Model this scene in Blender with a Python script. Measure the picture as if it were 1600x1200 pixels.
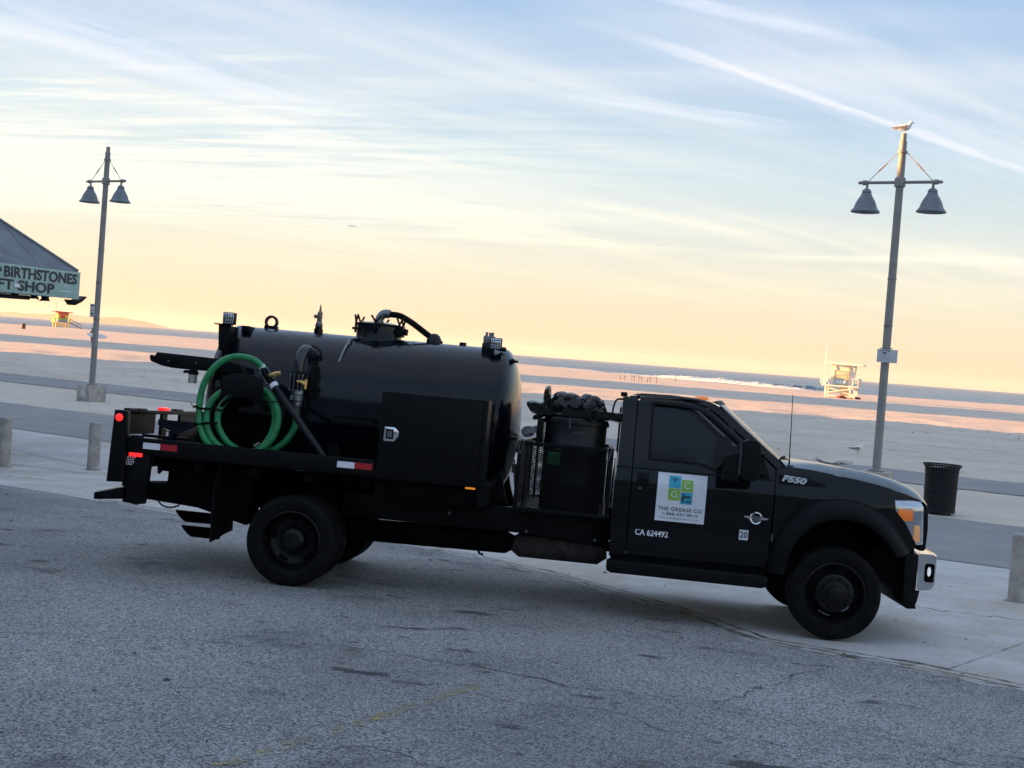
import bpy, bmesh, math, random
from mathutils import Vector, Matrix, Euler, noise
from mathutils.geometry import tessellate_polygon
R = math.radians
random.seed(7)
for o in list(bpy.data.objects): bpy.data.objects.remove(o)
scene = bpy.context.scene
COL = scene.collection

# ------------------------------------------------------------------ camera
F, ROLL, HY, CH = 2028.0, .0761, 553.2, 2.27
PITCH = math.atan((600-HY)*math.cos(ROLL)/F)
fwd = Vector((0, math.cos(PITCH), -math.sin(PITCH))); up0 = Vector((0, math.sin(PITCH), math.cos(PITCH))); r0 = Vector((1, 0, 0))
rt = r0*math.cos(ROLL)+up0*math.sin(ROLL); up = up0*math.cos(ROLL)-r0*math.sin(ROLL)
cd = bpy.data.cameras.new('camera'); cam = bpy.data.objects.new('camera', cd); COL.objects.link(cam)
cd.sensor_width = 36; cd.lens = F/1600*36; cd.clip_start = .1; cd.clip_end = 40000
m = Matrix.Identity(4)
for i in range(3): m[i][0] = rt[i]; m[i][1] = up[i]; m[i][2] = -fwd[i]
m[0][3], m[1][3], m[2][3] = 0, 0, CH
cam.matrix_world = m
scene.camera = cam

# ------------------------------------------------------------------ sky, sun, exposure
SUN_EL, SUN_AZ = 6.0, -83.0            # azimuth of the sun, clockwise from +Y
world = bpy.data.worlds.new('World'); scene.world = world; world.use_nodes = True
wt = world.node_tree; wt.nodes.clear()
def wn(t, **k):
    n = wt.nodes.new(t)
    for a, b in k.items(): setattr(n, a, b)
    return n
def wmath(op, a, b=None, c=None):
    n = wn('ShaderNodeMath', operation=op)
    for i, v in enumerate((a, b, c)):
        if v is None: continue
        if isinstance(v, (int, float)): n.inputs[i].default_value = v
        else: wt.links.new(v, n.inputs[i])
    return n.outputs[0]
def wmix(fac, a, b, mode='MIX'):
    n = wn('ShaderNodeMix', data_type='RGBA', blend_type=mode)
    for s, v in ((n.inputs[0], fac), (n.inputs[6], a), (n.inputs[7], b)):
        if isinstance(v, (int, float)): s.default_value = v
        elif isinstance(v, tuple): s.default_value = (*v, 1)
        else: wt.links.new(v, s)
    return n.outputs[2]
sky = wn('ShaderNodeTexSky', sky_type='NISHITA', sun_disc=False, sun_elevation=R(SUN_EL), sun_rotation=R(SUN_AZ), altitude=0, air_density=1.0, dust_density=1.6, ozone_density=1.6)
SKY_STRENGTH = .05
tc = wn('ShaderNodeTexCoord'); sep = wn('ShaderNodeSeparateXYZ'); wt.links.new(tc.outputs['Generated'], sep.inputs[0])
dx, dy, dz = sep.outputs
zc = wmath('MAXIMUM', dz, 0.0)
den = wmath('ADD', zc, .045)
px = wmath('DIVIDE', dx, den); py = wmath('DIVIDE', dy, den)
def rot(ang):
    a = R(ang); c, s = math.cos(a), math.sin(a)
    u = wmath('ADD', wmath('MULTIPLY', px, c), wmath('MULTIPLY', py, s))
    v = wmath('SUBTRACT', wmath('MULTIPLY', py, c), wmath('MULTIPLY', px, s))
    return u, v
def cirrus(ang, su, sv, off, lo, hi, detail=7, dist=.6, rough=.58):
    u, v = rot(ang)
    cx = wn('ShaderNodeCombineXYZ')
    wt.links.new(wmath('MULTIPLY_ADD', u, su, off), cx.inputs[0]); wt.links.new(wmath('MULTIPLY_ADD', v, sv, off*.7), cx.inputs[1]); cx.inputs[2].default_value = off
    n = wn('ShaderNodeTexNoise'); n.inputs['Scale'].default_value = 1; n.inputs['Detail'].default_value = detail; n.inputs['Roughness'].default_value = rough; n.inputs['Distortion'].default_value = dist
    wt.links.new(cx.outputs[0], n.inputs['Vector'])
    mr = wn('ShaderNodeMapRange', interpolation_type='SMOOTHSTEP'); wt.links.new(n.outputs[0], mr.inputs[0])
    mr.inputs[1].default_value = lo; mr.inputs[2].default_value = hi
    return mr.outputs[0]
def streak(ang, v0, w, u0, u1):
    # one long thin trail across the sky plane: |v-v0| < w between u0 and u1
    u, v = rot(ang)
    n = wn('ShaderNodeTexNoise'); n.inputs['Scale'].default_value = 1.7; n.inputs['Detail'].default_value = 8; n.inputs['Roughness'].default_value = .68
    cx = wn('ShaderNodeCombineXYZ'); wt.links.new(wmath('MULTIPLY', u, .8), cx.inputs[0]); wt.links.new(wmath('MULTIPLY', v, 5.0), cx.inputs[1]); wt.links.new(cx.outputs[0], n.inputs['Vector'])
    vv = wmath('ADD', v, wmath('MULTIPLY', wmath('SUBTRACT', n.outputs[0], .5), w*3.0))
    d = wmath('ABSOLUTE', wmath('SUBTRACT', vv, v0))
    a = wn('ShaderNodeMapRange', interpolation_type='SMOOTHSTEP'); wt.links.new(d, a.inputs[0]); a.inputs[1].default_value = w; a.inputs[2].default_value = 0
    b = wn('ShaderNodeMapRange', interpolation_type='SMOOTHSTEP'); wt.links.new(u, b.inputs[0]); b.inputs[1].default_value = u0; b.inputs[2].default_value = u0+(u1-u0)*.25
    c = wn('ShaderNodeMapRange', interpolation_type='SMOOTHSTEP'); wt.links.new(u, c.inputs[0]); c.inputs[1].default_value = u1; c.inputs[2].default_value = u1-(u1-u0)*.4
    return wmath('MULTIPLY', wmath('MULTIPLY', a.outputs[0], b.outputs[0]), wmath('MULTIPLY', c.outputs[0], wmath('MULTIPLY_ADD', n.outputs[0], 1.2, .1)))
# haze glow low over the sea, all round the horizon, then two layers of cirrus in warm light
skyc = sky.outputs[0]
ramp = wn('ShaderNodeValToRGB'); wt.links.new(zc, ramp.inputs[0])
SKYRAMP = [(0, (3.05, 2.5, 1.8)), (.028, (3.25, 2.88, 2.05)), (.06, (3.1, 3.0, 2.4)), (.10, (2.7, 2.92, 2.8)), (.15, (2.15, 2.7, 3.05)), (.20, (1.6, 2.25, 3.0)), (.28, (1.15, 1.85, 2.9)), (.5, (1.5, 2.2, 3.3)), (1, (1.5, 2.15, 3.2))]
el = ramp.color_ramp.elements
while len(el) < len(SKYRAMP): el.new(.5)
for e, (p, c) in zip(el, SKYRAMP): e.position = p; e.color = (*c, 1)
base = wmix(.85, skyc, ramp.outputs[0])
cw = wn('ShaderNodeValToRGB'); wt.links.new(zc, cw.inputs[0])
ce = cw.color_ramp.elements
ce[0].position = 0; ce[0].color = (4.2, 3.1, 2.1, 1); ce[1].position = .35; ce[1].color = (2.9, 3.1, 3.6, 1)
e = ce.new(.12); e.color = (4.4, 4.1, 3.3, 1)
m1 = wmath('MULTIPLY', cirrus(40, .28, 1.1, 3.1, .42, .80, 6, .7, .56), .55)
m2 = wmath('MULTIPLY', cirrus(-14, .10, .42, 9.7, .42, .78, 5, .9, .5), .40)
lowfade = wn('ShaderNodeMapRange', interpolation_type='SMOOTHSTEP'); wt.links.new(zc, lowfade.inputs[0]); lowfade.inputs[1].default_value = .015; lowfade.inputs[2].default_value = .085
base = wmix(wmath('MULTIPLY', m1, lowfade.outputs[0]), base, cw.outputs[0]); base = wmix(wmath('MULTIPLY', m2, lowfade.outputs[0]), base, cw.outputs[0])
for (ang, v0, w, u0, u1, amt, col) in ((-13, 5.6, 2.0, -7.5, .3, .7, (4.3, 4.15, 3.5)), (53, 3.34, .30, 1.7, 3.5, .55, (3.2, 3.35, 3.7)), (38.5, 2.40, .28, 2.1, 4.9, .45, (3.2, 3.3, 3.6)), (38.5, 2.49, .05, 2.0, 4.9, .8, (3.6, 3.6, 3.75)), (22, 2.72, .07, 1.3, 2.1, .5, (3.5, 3.6, 3.9)), (17, 3.83, .10, 1.2, 2.2, .6, (3.5, 3.6, 3.8)), (-27.5, 7.18, .22, -2.6, .2, .6, (4.3, 4.0, 3.2)), (-8, 7.42, .22, -2.2, .4, .5, (4.3, 4.0, 3.1)), (-4, 12.7, .5, -1, 6, .5, (3.1, 2.6, 2.2))):
    base = wmix(wmath('MINIMUM', wmath('MULTIPLY', streak(ang, v0, w, u0, u1), amt), .9), base, col)
bg = wn('ShaderNodeBackground'); bg.inputs['Strength'].default_value = SKY_STRENGTH
wt.links.new(base, bg.inputs['Color'])
wo = wn('ShaderNodeOutputWorld'); wt.links.new(bg.outputs[0], wo.inputs[0])

sd = bpy.data.lights.new('sun', 'SUN'); sd.energy = 5.0; sd.angle = R(.55); sd.color = (1.0, .47, .15)
sun = bpy.data.objects.new('sun', sd); COL.objects.link(sun)
ca = math.cos(R(SUN_EL))
SUNV = Vector((math.sin(R(SUN_AZ))*ca, math.cos(R(SUN_AZ))*ca, math.sin(R(SUN_EL))))
sun.rotation_euler = (-SUNV).to_track_quat('-Z', 'Y').to_euler(); sun.location = (-60, 20, 30)
vs = scene.view_settings; vs.view_transform = 'Standard'; vs.look = 'None'; vs.gamma = 1; vs.exposure = 2.58; vs.use_curve_mapping = False

# ------------------------------------------------------------------ materials
def newmat(name):
    m = bpy.data.materials.new(name); m.use_nodes = True; t = m.node_tree
    return m, t, t.nodes['Principled BSDF']
def nd(t, typ, **k):
    n = t.nodes.new(typ)
    for a, b in k.items(): setattr(n, a, b)
    return n
def nmath(t, op, a, b=None, c=None):
    n = nd(t, 'ShaderNodeMath', operation=op)
    for i, v in enumerate((a, b, c)):
        if v is None: continue
        if isinstance(v, (int, float)): n.inputs[i].default_value = v
        else: t.links.new(v, n.inputs[i])
    return n.outputs[0]
def nmix(t, fac, a, b, mode='MIX'):
    n = nd(t, 'ShaderNodeMix', data_type='RGBA', blend_type=mode)
    for s, v in ((n.inputs[0], fac), (n.inputs[6], a), (n.inputs[7], b)):
        if isinstance(v, (int, float)): s.default_value = v
        elif isinstance(v, tuple): s.default_value = (*v[:3], 1)
        else: t.links.new(v, s)
    return n.outputs[2]
def nnoise(t, scale, detail=4, rough=.55, vec=None, dist=0):
    n = nd(t, 'ShaderNodeTexNoise'); n.inputs['Scale'].default_value = scale; n.inputs['Detail'].default_value = detail; n.inputs['Roughness'].default_value = rough; n.inputs['Distortion'].default_value = dist
    if vec is None:
        c = nd(t, 'ShaderNodeTexCoord'); vec = c.outputs['Object']
    t.links.new(vec, n.inputs['Vector'])
    return n.outputs[0]
def nrange(t, v, a, b, c=0, d=1):
    n = nd(t, 'ShaderNodeMapRange', interpolation_type='SMOOTHSTEP'); t.links.new(v, n.inputs[0])
    for i, x in enumerate((a, b, c, d)): n.inputs[i+1].default_value = x
    return n.outputs[0]
def nbump(t, b, h, dist, strength=1):
    n = nd(t, 'ShaderNodeBump'); n.inputs['Distance'].default_value = dist; n.inputs['Strength'].default_value = strength
    t.links.new(h, n.inputs['Height']); t.links.new(n.outputs[0], b.inputs['Normal'])
def P(name, col, rough=.5, metal=0, var=.18, vs_=6, bump=0, bs=60, coat=0, emit=None, es=0, rvar=.1, spec=.5):
    m, t, b = newmat(name)
    n = nnoise(t, vs_, 5)
    f = nrange(t, n, .3, .72)
    lo = tuple(c*(1-var) for c in col); hi = tuple(min(1, c*(1+var)) for c in col)
    t.links.new(nmix(t, f, lo, hi), b.inputs['Base Color'])
    t.links.new(nrange(t, nnoise(t, vs_*3.3, 4), .3, .7, max(.02, rough-rvar), min(1, rough+rvar)), b.inputs['Roughness'])
    b.inputs['Metallic'].default_value = metal; b.inputs['Specular IOR Level'].default_value = spec
    if coat: b.inputs['Coat Weight'].default_value = coat; b.inputs['Coat Roughness'].default_value = .04
    if bump: nbump(t, b, nnoise(t, bs, 5), bump)
    if emit: b.inputs['Emission Color'].default_value = (*emit, 1); b.inputs['Emission Strength'].default_value = es
    return m
def glassmat(name, tint, ior=1.45, rough=.0):
    m = bpy.data.materials.new(name); m.use_nodes = True; t = m.node_tree; t.nodes.clear()
    tr = nd(t, 'ShaderNodeBsdfTransparent'); tr.inputs[0].default_value = (*tint, 1)
    gl = nd(t, 'ShaderNodeBsdfGlossy'); gl.inputs['Roughness'].default_value = rough+.02
    fr = nd(t, 'ShaderNodeFresnel'); fr.inputs[0].default_value = ior
    dirt = nnoise(t, 9, 5)
    df = nd(t, 'ShaderNodeBsdfDiffuse'); df.inputs[0].default_value = (.3, .31, .32, 1)
    m0 = nd(t, 'ShaderNodeMixShader'); t.links.new(nrange(t, dirt, .35, .9, .0, .035), m0.inputs[0]); t.links.new(tr.outputs[0], m0.inputs[1]); t.links.new(df.outputs[0], m0.inputs[2])
    mx = nd(t, 'ShaderNodeMixShader'); t.links.new(fr.outputs[0], mx.inputs[0]); t.links.new(m0.outputs[0], mx.inputs[1]); t.links.new(gl.outputs[0], mx.inputs[2])
    o = nd(t, 'ShaderNodeOutputMaterial'); t.links.new(mx.outputs[0], o.inputs[0])
    return m
M = {}
M['paint'] = P('black_paint', (.0022, .0026, .0040), .12, 0, .15, 2, coat=.22, rvar=.03, spec=.2)
M['tank'] = P('tank_paint', (.0030, .0048, .0090), .17, 0, .2, 3, .004, 1.6, coat=.2, rvar=.05, spec=.2)
M['steel'] = P('black_steel', (.0026, .0030, .0040), .42, 0, .3, 9, .0004, 120, spec=.14)
M['plastic'] = P('black_plastic', (.0040, .0046, .0060), .5, 0, .2, 12, .0003, 300, spec=.13)
M['rubber'] = P('rubber', (.0042, .0044, .0048), .7, 0, .45, 7, .0008, 90, spec=.12)
M['rim'] = P('black_rim', (.0035, .0035, .0042), .35, 0, .4, 14, spec=.25)
M['under'] = P('underbody', (.0028, .0028, .0030), .8, 0, .5, 7, .002, 40, spec=.06)
M['rust'] = P('rusty_pipe', (.030, .022, .018), .75, 0, .5, 9, .001, 60)
M['chrome'] = P('chrome', (.78, .79, .80), .12, 1, .06, 4, rvar=.05)
M['galv'] = P('galvanised', (.20, .21, .22), .4, .8, .2, 9)
M['brass'] = P('brass', (.62, .42, .14), .35, .75, .25, 20)
M['green'] = P('green_hose', (.016, .23, .075), .42, 0, .25, 8)
M['white'] = P('white_vinyl', (.72, .75, .80), .45, 0, .04, 4)
M['ink'] = P('dark_ink', (.04, .05, .07), .5, 0, .05)
M['teal'] = P('sky_blue_vinyl', (.03, .40, .56), .45, 0, .05)
M['lime'] = P('lime_vinyl', (.25, .50, .07), .45, 0, .05)
M['reflw'] = P('reflective_white', (.75, .77, .80), .3, 0, .05)
M['reflr'] = P('reflective_red', (.42, .015, .025), .3, 0, .05)
M['redlamp'] = P('red_lamp', (.5, .01, .01), .2, 0, .05, emit=(1, .03, .03), es=.17)
M['amberlamp'] = P('amber_lamp', (.6, .18, .01), .25, 0, .05, emit=(1, .35, .03), es=.08)
M['amber'] = P('amber_lens', (.95, .24, .02), .15, 0, .1, coat=.5, emit=(1, .25, .02), es=.045)  # faint glow added to brighten the orange of the lens
M['lampwhite'] = P('lamp_reflector', (.72, .74, .78), .12, .75, .1, 10)
M['lens'] = glassmat('lamp_lens', (.93, .95, .97))
M['tint'] = glassmat('tinted_glass', (.33, .38, .41), 1.30)
M['clear'] = glassmat('windshield_glass', (.55, .62, .60), 1.55)
M['clearpipe'] = P('clear_pipe', (.03, .034, .04), .12, .1, .3, 12)
M['cabin'] = P('cab_trim', (.010, .010, .012), .7, 0, .2, spec=.2)
M['bag'] = P('bin_bag', (.005, .005, .006), .2, 0, .3, 14, .0015, 20, rvar=.1, spec=.35)
M['drum'] = P('black_drum', (.007, .008, .010), .4, 0, .3, 8, .0006, 20, spec=.3)
M['concrete_post'] = P('bollard_concrete', (.36, .33, .30), .85, 0, .22, 6, .003, 50)
M['pole'] = P('pole_paint', (.22, .215, .21), .5, 0, .1, 5)
M['shade'] = P('lamp_shade_paint', (.145, .17, .20), .45, 0, .12, 8)
M['shop_green'] = P('sign_green', (.30, .45, .42), .6, 0, .12, 5)
M['shop_roof'] = P('shop_roof', (.15, .17, .195), .8, 0, .15, 3, .004, 12)
M['shop_ink'] = P('sign_letters', (.030, .030, .036), .6, 0, .3, 14)
M['shop_wall'] = P('shop_wall', (.35, .36, .38), .8, 0, .15)
M['tower'] = P('tower_cream', (.72, .71, .66), .7, 0, .1, 2)
M['tower_blue'] = P('tower_blue', (.32, .48, .50), .7, 0, .3, 2)
M['tower_lime'] = P('tower_pale_green', (.42, .54, .40), .7, 0, .2, 2)
M['tower_tan'] = P('tower_tan', (.55, .44, .30), .7, 0, .1)
M['maroon'] = P('maroon_tarp', (.20, .02, .05), .8, 0, .2)
for k, c in dict(r_red=(.50, .06, .04), r_orange=(.72, .20, .03), r_yellow=(.80, .58, .06), r_green=(.12, .40, .10), r_blue=(.08, .18, .45)).items(): M[k] = P(k, c, .7, 0, .1, 2)
M['can'] = P('can_steel', (.012, .014, .017), .6, 0, .25, 10, spec=.3)
M['gullw'] = P('gull_white', (.74, .73, .70), .8, 0, .06, 20)
M['gullg'] = P('gull_grey', (.17, .17, .18), .8, 0, .2, 30)
M['beak'] = P('gull_beak', (.65, .35, .06), .5, 0, .1)
M['wetsuit'] = P('wetsuit', (.012, .012, .015), .6, 0, .2)
M['skin'] = P('skin', (.42, .25, .17), .6, 0, .1)
M['wood'] = P('old_wood', (.10, .08, .07), .85, 0, .35, 9)
M['stucco'] = P('stucco', (.35, .31, .27), .9, 0, .12, 2)
M['hill'] = P('hill_scrub', (.10, .10, .08), .9, 0, .3, .004)
M['plane'] = P('aircraft_white', (.6, .6, .62), .4, 0, .05)

def asphalt(name, lo, hi, stain=.5, fine=105, dust=(.30, .27, .23), dustamt=.0, spots=0):
    m, t, b = newmat(name)
    n1 = nnoise(t, fine, 4, .75); n2 = nnoise(t, fine*.30, 3, .6)
    v = nd(t, 'ShaderNodeTexVoronoi'); v.inputs['Scale'].default_value = fine*.8
    c = nd(t, 'ShaderNodeTexCoord'); t.links.new(c.outputs['Object'], v.inputs['Vector'])
    bw = nd(t, 'ShaderNodeRGBToBW'); t.links.new(v.outputs['Color'], bw.inputs[0])
    g = nmath(t, 'ADD', nmath(t, 'MULTIPLY', bw.outputs[0], .5), nmath(t, 'MULTIPLY', nmath(t, 'ADD', n1, n2), .38))
    col = nmix(t, nrange(t, g, .35, .89), lo, hi)
    big = nnoise(t, .22, 4, .6); mid = nnoise(t, 1.1, 6, .66)
    col = nmix(t, nrange(t, big, .38, .62, .0, .6), col, nmix(t, .62, col, lo))          # broad darker areas
    col = nmix(t, nmath(t, 'MULTIPLY', nrange(t, mid, .54, .70), stain), col, tuple(x*.55 for x in lo))
    if spots:
        mp = nd(t, 'ShaderNodeMapping'); mp.inputs['Rotation'].default_value = (0, 0, R(25)); mp.inputs['Scale'].default_value = (1.0, 1.7, 1); mp.inputs['Location'].default_value = (3.1, 7.7, 0); t.links.new(c.outputs['Object'], mp.inputs[0])
        o1 = nnoise(t, 1.7, 5, .6, mp.outputs[0]); o2 = nnoise(t, 6.5, 3, .5, mp.outputs[0])
        col = nmix(t, nmath(t, 'MULTIPLY', nrange(t, o1, .61, .70), .78*spots), col, tuple(x*.5 for x in lo))
        col = nmix(t, nmath(t, 'MULTIPLY', nrange(t, o2, .70, .76), .35*spots), col, tuple(x*.6 for x in lo))
        o3 = nnoise(t, 3.4, 5, .6, mp.outputs[0], 1.0)
        col = nmix(t, nmath(t, 'MULTIPLY', nrange(t, o3, .30, .24), .55*spots), col, (.42, .41, .39))
    d = nnoise(t, .8, 6, .7)
    col = nmix(t, nmath(t, 'MULTIPLY', nrange(t, d, .45, .75), dustamt), col, dust)
    t.links.new(col, b.inputs['Base Color'])
    b.inputs['Roughness'].default_value = .85; b.inputs['Specular IOR Level'].default_value = .25
    nbump(t, b, g, .006)
    return m
M['asphalt'] = asphalt('asphalt', (.034, .035, .038), (.47, .47, .475), .5, 125, dustamt=.16, spots=1)
M['path'] = asphalt('path_asphalt', (.20, .20, .205), (.31, .31, .31), .15, 120, dust=(.42, .37, .32), dustamt=.45)
def concrete():
    m, t, b = newmat('concrete')
    n = nnoise(t, 1.3, 7, .68); f = nnoise(t, 70, 4, .75); d = nnoise(t, .55, 7, .74, None, .6)
    col = nmix(t, nrange(t, n, .3, .7), (.41, .405, .40), (.58, .57, .56))
    col = nmix(t, nmath(t, 'MULTIPLY', nrange(t, d, .44, .62), .75), col, (.42, .365, .30))
    col = nmix(t, nmath(t, 'MULTIPLY', nrange(t, nnoise(t, 2.6, 7, .72), .57, .70), .6), col, (.20, .185, .17))
    col = nmix(t, nmath(t, 'MULTIPLY', nrange(t, nnoise(t, 14, 3, .5), .70, .74), .7), col, (.09, .085, .08))
    col = nmix(t, nrange(t, f, .3, .7, 0, .3), col, (.27, .26, .25))
    t.links.new(col, b.inputs['Base Color']); b.inputs['Roughness'].default_value = .88; b.inputs['Specular IOR Level'].default_value = .25
    nbump(t, b, f, .002)
    return m
M['concrete'] = concrete()
def sandmat():
    m, t, b = newmat('sand')
    n = nnoise(t, .16, 7, .62); f = nnoise(t, 2.4, 6, .7); f2 = nnoise(t, 30, 4, .7)
    col = nmix(t, nrange(t, n, .3, .7), (.50, .44, .375), (.60, .54, .47))
    col = nmix(t, nrange(t, f, .42, .75, 0, .5), col, (.40, .34, .285))
    # vehicle tracks running along the beach
    c = nd(t, 'ShaderNodeTexCoord'); mp = nd(t, 'ShaderNodeMapping'); mp.inputs['Rotation'].default_value = (0, 0, R(24)); t.links.new(c.outputs['Object'], mp.inputs[0])
    sp = nd(t, 'ShaderNodeSeparateXYZ'); t.links.new(mp.outputs[0], sp.inputs[0])
    wob = nmath(t, 'MULTIPLY_ADD', nnoise(t, .05, 3), 5.0, sp.outputs[1])
    for off in (53.0, 55.1, 61.5, 63.4, 77.0, 79.2):
        dd = nmath(t, 'ABSOLUTE', nmath(t, 'SUBTRACT', wob, off))
        k = nd(t, 'ShaderNodeMapRange'); t.links.new(dd, k.inputs[0]); k.inputs[1].default_value = .28; k.inputs[2].default_value = .12; k.inputs[3].default_value = 0; k.inputs[4].default_value = .45
        col = nmix(t, nmath(t, 'MULTIPLY', k.outputs[0], nrange(t, f, .3, .6)), col, (.33, .28, .24))
    t.links.new(col, b.inputs['Base Color']); b.inputs['Roughness'].default_value = .95; b.inputs['Specular IOR Level'].default_value = .15
    h = nmath(t, 'ADD', nmath(t, 'MULTIPLY', f, 1.0), nmath(t, 'MULTIPLY', f2, .12))
    nbump(t, b, h, .06)
    return m
M['sand'] = sandmat()
def seamat():
    m, t, b = newmat('sea_water')
    c = nd(t, 'ShaderNodeTexCoord'); mp = nd(t, 'ShaderNodeMapping'); mp.inputs['Scale'].default_value = (.06, .22, 1); t.links.new(c.outputs['Object'], mp.inputs[0])
    n = nnoise(t, 1, 7, .65, mp.outputs[0])
    mp2 = nd(t, 'ShaderNodeMapping'); mp2.inputs['Scale'].default_value = (.010, .06, 1); t.links.new(c.outputs['Object'], mp2.inputs[0])
    n2 = nnoise(t, 1, 6, .6, mp2.outputs[0])
    col = nmix(t, nrange(t, n2, .35, .65), (.13, .23, .31), (.20, .31, .39))
    t.links.new(col, b.inputs['Base Color']); b.inputs['Roughness'].default_value = .55; b.inputs['Specular IOR Level'].default_value = .12
    nbump(t, b, nmath(t, 'ADD', n, nmath(t, 'MULTIPLY', n2, 2)), 1.0, .9)
    return m
M['sea'] = seamat()
def linemat(name, col, cover, sc=9):
    m, t, b = newmat(name)
    n = nnoise(t, sc, 6, .75); f = nnoise(t, 70, 3, .7)
    a = nmath(t, 'ADD', nmath(t, 'MULTIPLY', n, .7), nmath(t, 'MULTIPLY', f, .5))
    al = nrange(t, a, cover, cover+.12)
    t.links.new(nmix(t, nrange(t, f, .35, .7), tuple(x*.6 for x in col), col), b.inputs['Base Color'])
    t.links.new(al, b.inputs['Alpha']); b.inputs['Roughness'].default_value = .8
    return m
M['yellow'] = linemat('worn_yellow_paint', (.38, .32, .13), .58)
M['whiteline'] = linemat('worn_white_paint', (.62, .62, .63), .52, 3)
M['crack'] = linemat('crack_dirt', (.07, .066, .06), .46, 7)
M['mortar'] = linemat('broken_mortar', (.42, .38, .33), .55, 5)
def foammat():
    m, t, b = newmat('sea_foam')
    n = nnoise(t, .8, 6, .7)
    t.links.new(nmix(t, nrange(t, n, .35, .6), (.30, .36, .36), (.82, .83, .83)), b.inputs['Base Color']); b.inputs['Roughness'].default_value = .9
    nbump(t, b, n, .5)
    return m
M['foam'] = foammat()

# ------------------------------------------------------------------ mesh builder
class MB:
    def __init__(s): s.v = []; s.f = []
    def add(s, vs, fs):
        o = len(s.v); s.v += [tuple(v) for v in vs]; s.f += [tuple(i+o for i in f) for f in fs]; return s
    def box(s, x0, x1, y0, y1, z0, z1):
        return s.add([(x0, y0, z0), (x1, y0, z0), (x1, y1, z0), (x0, y1, z0), (x0, y0, z1), (x1, y0, z1), (x1, y1, z1), (x0, y1, z1)],
                     [(0, 3, 2, 1), (4, 5, 6, 7), (0, 1, 5, 4), (1, 2, 6, 5), (2, 3, 7, 6), (3, 0, 4, 7)])
    def prism(s, poly, a, b, axis='y'):
        n = len(poly)
        f = {'y': lambda p, t: (p[0], t, p[1]), 'x': lambda p, t: (t, p[0], p[1]), 'z': lambda p, t: (p[0], p[1], t)}[axis]
        tri = tessellate_polygon([[Vector((p[0], p[1], 0)) for p in poly]])
        vs = [f(p, a) for p in poly]+[f(p, b) for p in poly]
        fs = [tuple(t) for t in tri]+[tuple(i+n for i in reversed(t)) for t in tri]
        fs += [(i, (i+1) % n, (i+1) % n+n, i+n) for i in range(n)]
        return s.add(vs, fs)
    def tube(s, path, r, n=10, cap=True, sx=1.0):
        path = [Vector(p) for p in path]; k = len(path); vs = []; fs = []
        t0 = (path[1]-path[0]).normalized(); ref = Vector((0, 0, 1)) if abs(t0.z) < .9 else Vector((1, 0, 0))
        nrm = (ref-t0*ref.dot(t0)).normalized()
        for i, p in enumerate(path):
            t = (path[min(i+1, k-1)]-path[max(i-1, 0)])
            t = t.normalized() if t.length > 1e-9 else t0
            nrm = (nrm-t*nrm.dot(t)).normalized(); bi = t.cross(nrm)
            rr = r[i] if isinstance(r, (list, tuple)) else r
            for j in range(n):
                a = 2*math.pi*j/n; vs.append(p+nrm*math.cos(a)*rr+bi*math.sin(a)*rr*sx)
        for i in range(k-1):
            for j in range(n):
                fs.append((i*n+j, i*n+(j+1) % n, (i+1)*n+(j+1) % n, (i+1)*n+j))
        if cap: fs += [tuple(reversed(range(n))), tuple(range((k-1)*n, k*n))]
        return s.add(vs, fs)
    def cyl(s, p0, p1, r, n=12): return s.tube([p0, p1], r, n)
    def lathe(s, prof, c=(0, 0, 0), axis='z', n=32, a0=0, a1=2*math.pi, cap=False):
        full = abs(a1-a0-2*math.pi) < 1e-6; N = n if full else n+1; vs = []; fs = []
        for (r, h) in prof:
            for j in range(N):
                a = a0+(a1-a0)*j/n; u, v = r*math.cos(a), r*math.sin(a)
                q = {'z': (u, v, h), 'y': (u, h, v), 'x': (h, u, v)}[axis]
                vs.append((q[0]+c[0], q[1]+c[1], q[2]+c[2]))
        for i in range(len(prof)-1):
            for j in range(n):
                j2 = (j+1) % N
                fs.append((i*N+j, i*N+j2, (i+1)*N+j2, (i+1)*N+j))
        if full and cap:
            if prof[0][0] > 1e-6: fs.append(tuple(reversed(range(N))))
            if prof[-1][0] > 1e-6: fs.append(tuple(range((len(prof)-1)*N, len(prof)*N)))
        return s.add(vs, fs)
    def grid(s, fn, nu, nv):
        vs = [fn(i/nu, j/nv) for j in range(nv+1) for i in range(nu+1)]
        fs = [(j*(nu+1)+i, j*(nu+1)+i+1, (j+1)*(nu+1)+i+1, (j+1)*(nu+1)+i) for j in range(nv) for i in range(nu)]
        return s.add(vs, fs)
    def bolt(s, c, d, r=.012, h=.012): 
        c = Vector(c); return s.tube([c, c+Vector(d)*h], r, 6)
    def build(s, name, mat, parent=None, bevel=0, angle=38, merge=True, recalc=True, smooth=True, seg=2):
        me = bpy.data.meshes.new(name); bm = bmesh.new()
        vv = [bm.verts.new(v) for v in s.v]
        for f in s.f:
            if len(set(f)) < 3: continue
            try: bm.faces.new([vv[i] for i in f])
            except ValueError: pass
        if merge: bmesh.ops.remove_doubles(bm, verts=bm.verts, dist=1e-5)
        if recalc: bmesh.ops.recalc_face_normals(bm, faces=bm.faces)
        if bevel:
            es = [e for e in bm.edges if len(e.link_faces) == 2 and e.calc_face_angle(0) > R(40)]
            bmesh.ops.bevel(bm, geom=es, offset=bevel, segments=seg, profile=.6, affect='EDGES', clamp_overlap=True)
        bm.to_mesh(me); bm.free()
        if smooth:
            me.shade_smooth(); me.set_sharp_from_angle(angle=R(angle))
        me.materials.append(M[mat] if isinstance(mat, str) else mat)
        o = bpy.data.objects.new(name, me); COL.objects.link(o)
        if parent is not None: o.parent = parent
        return o
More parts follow.
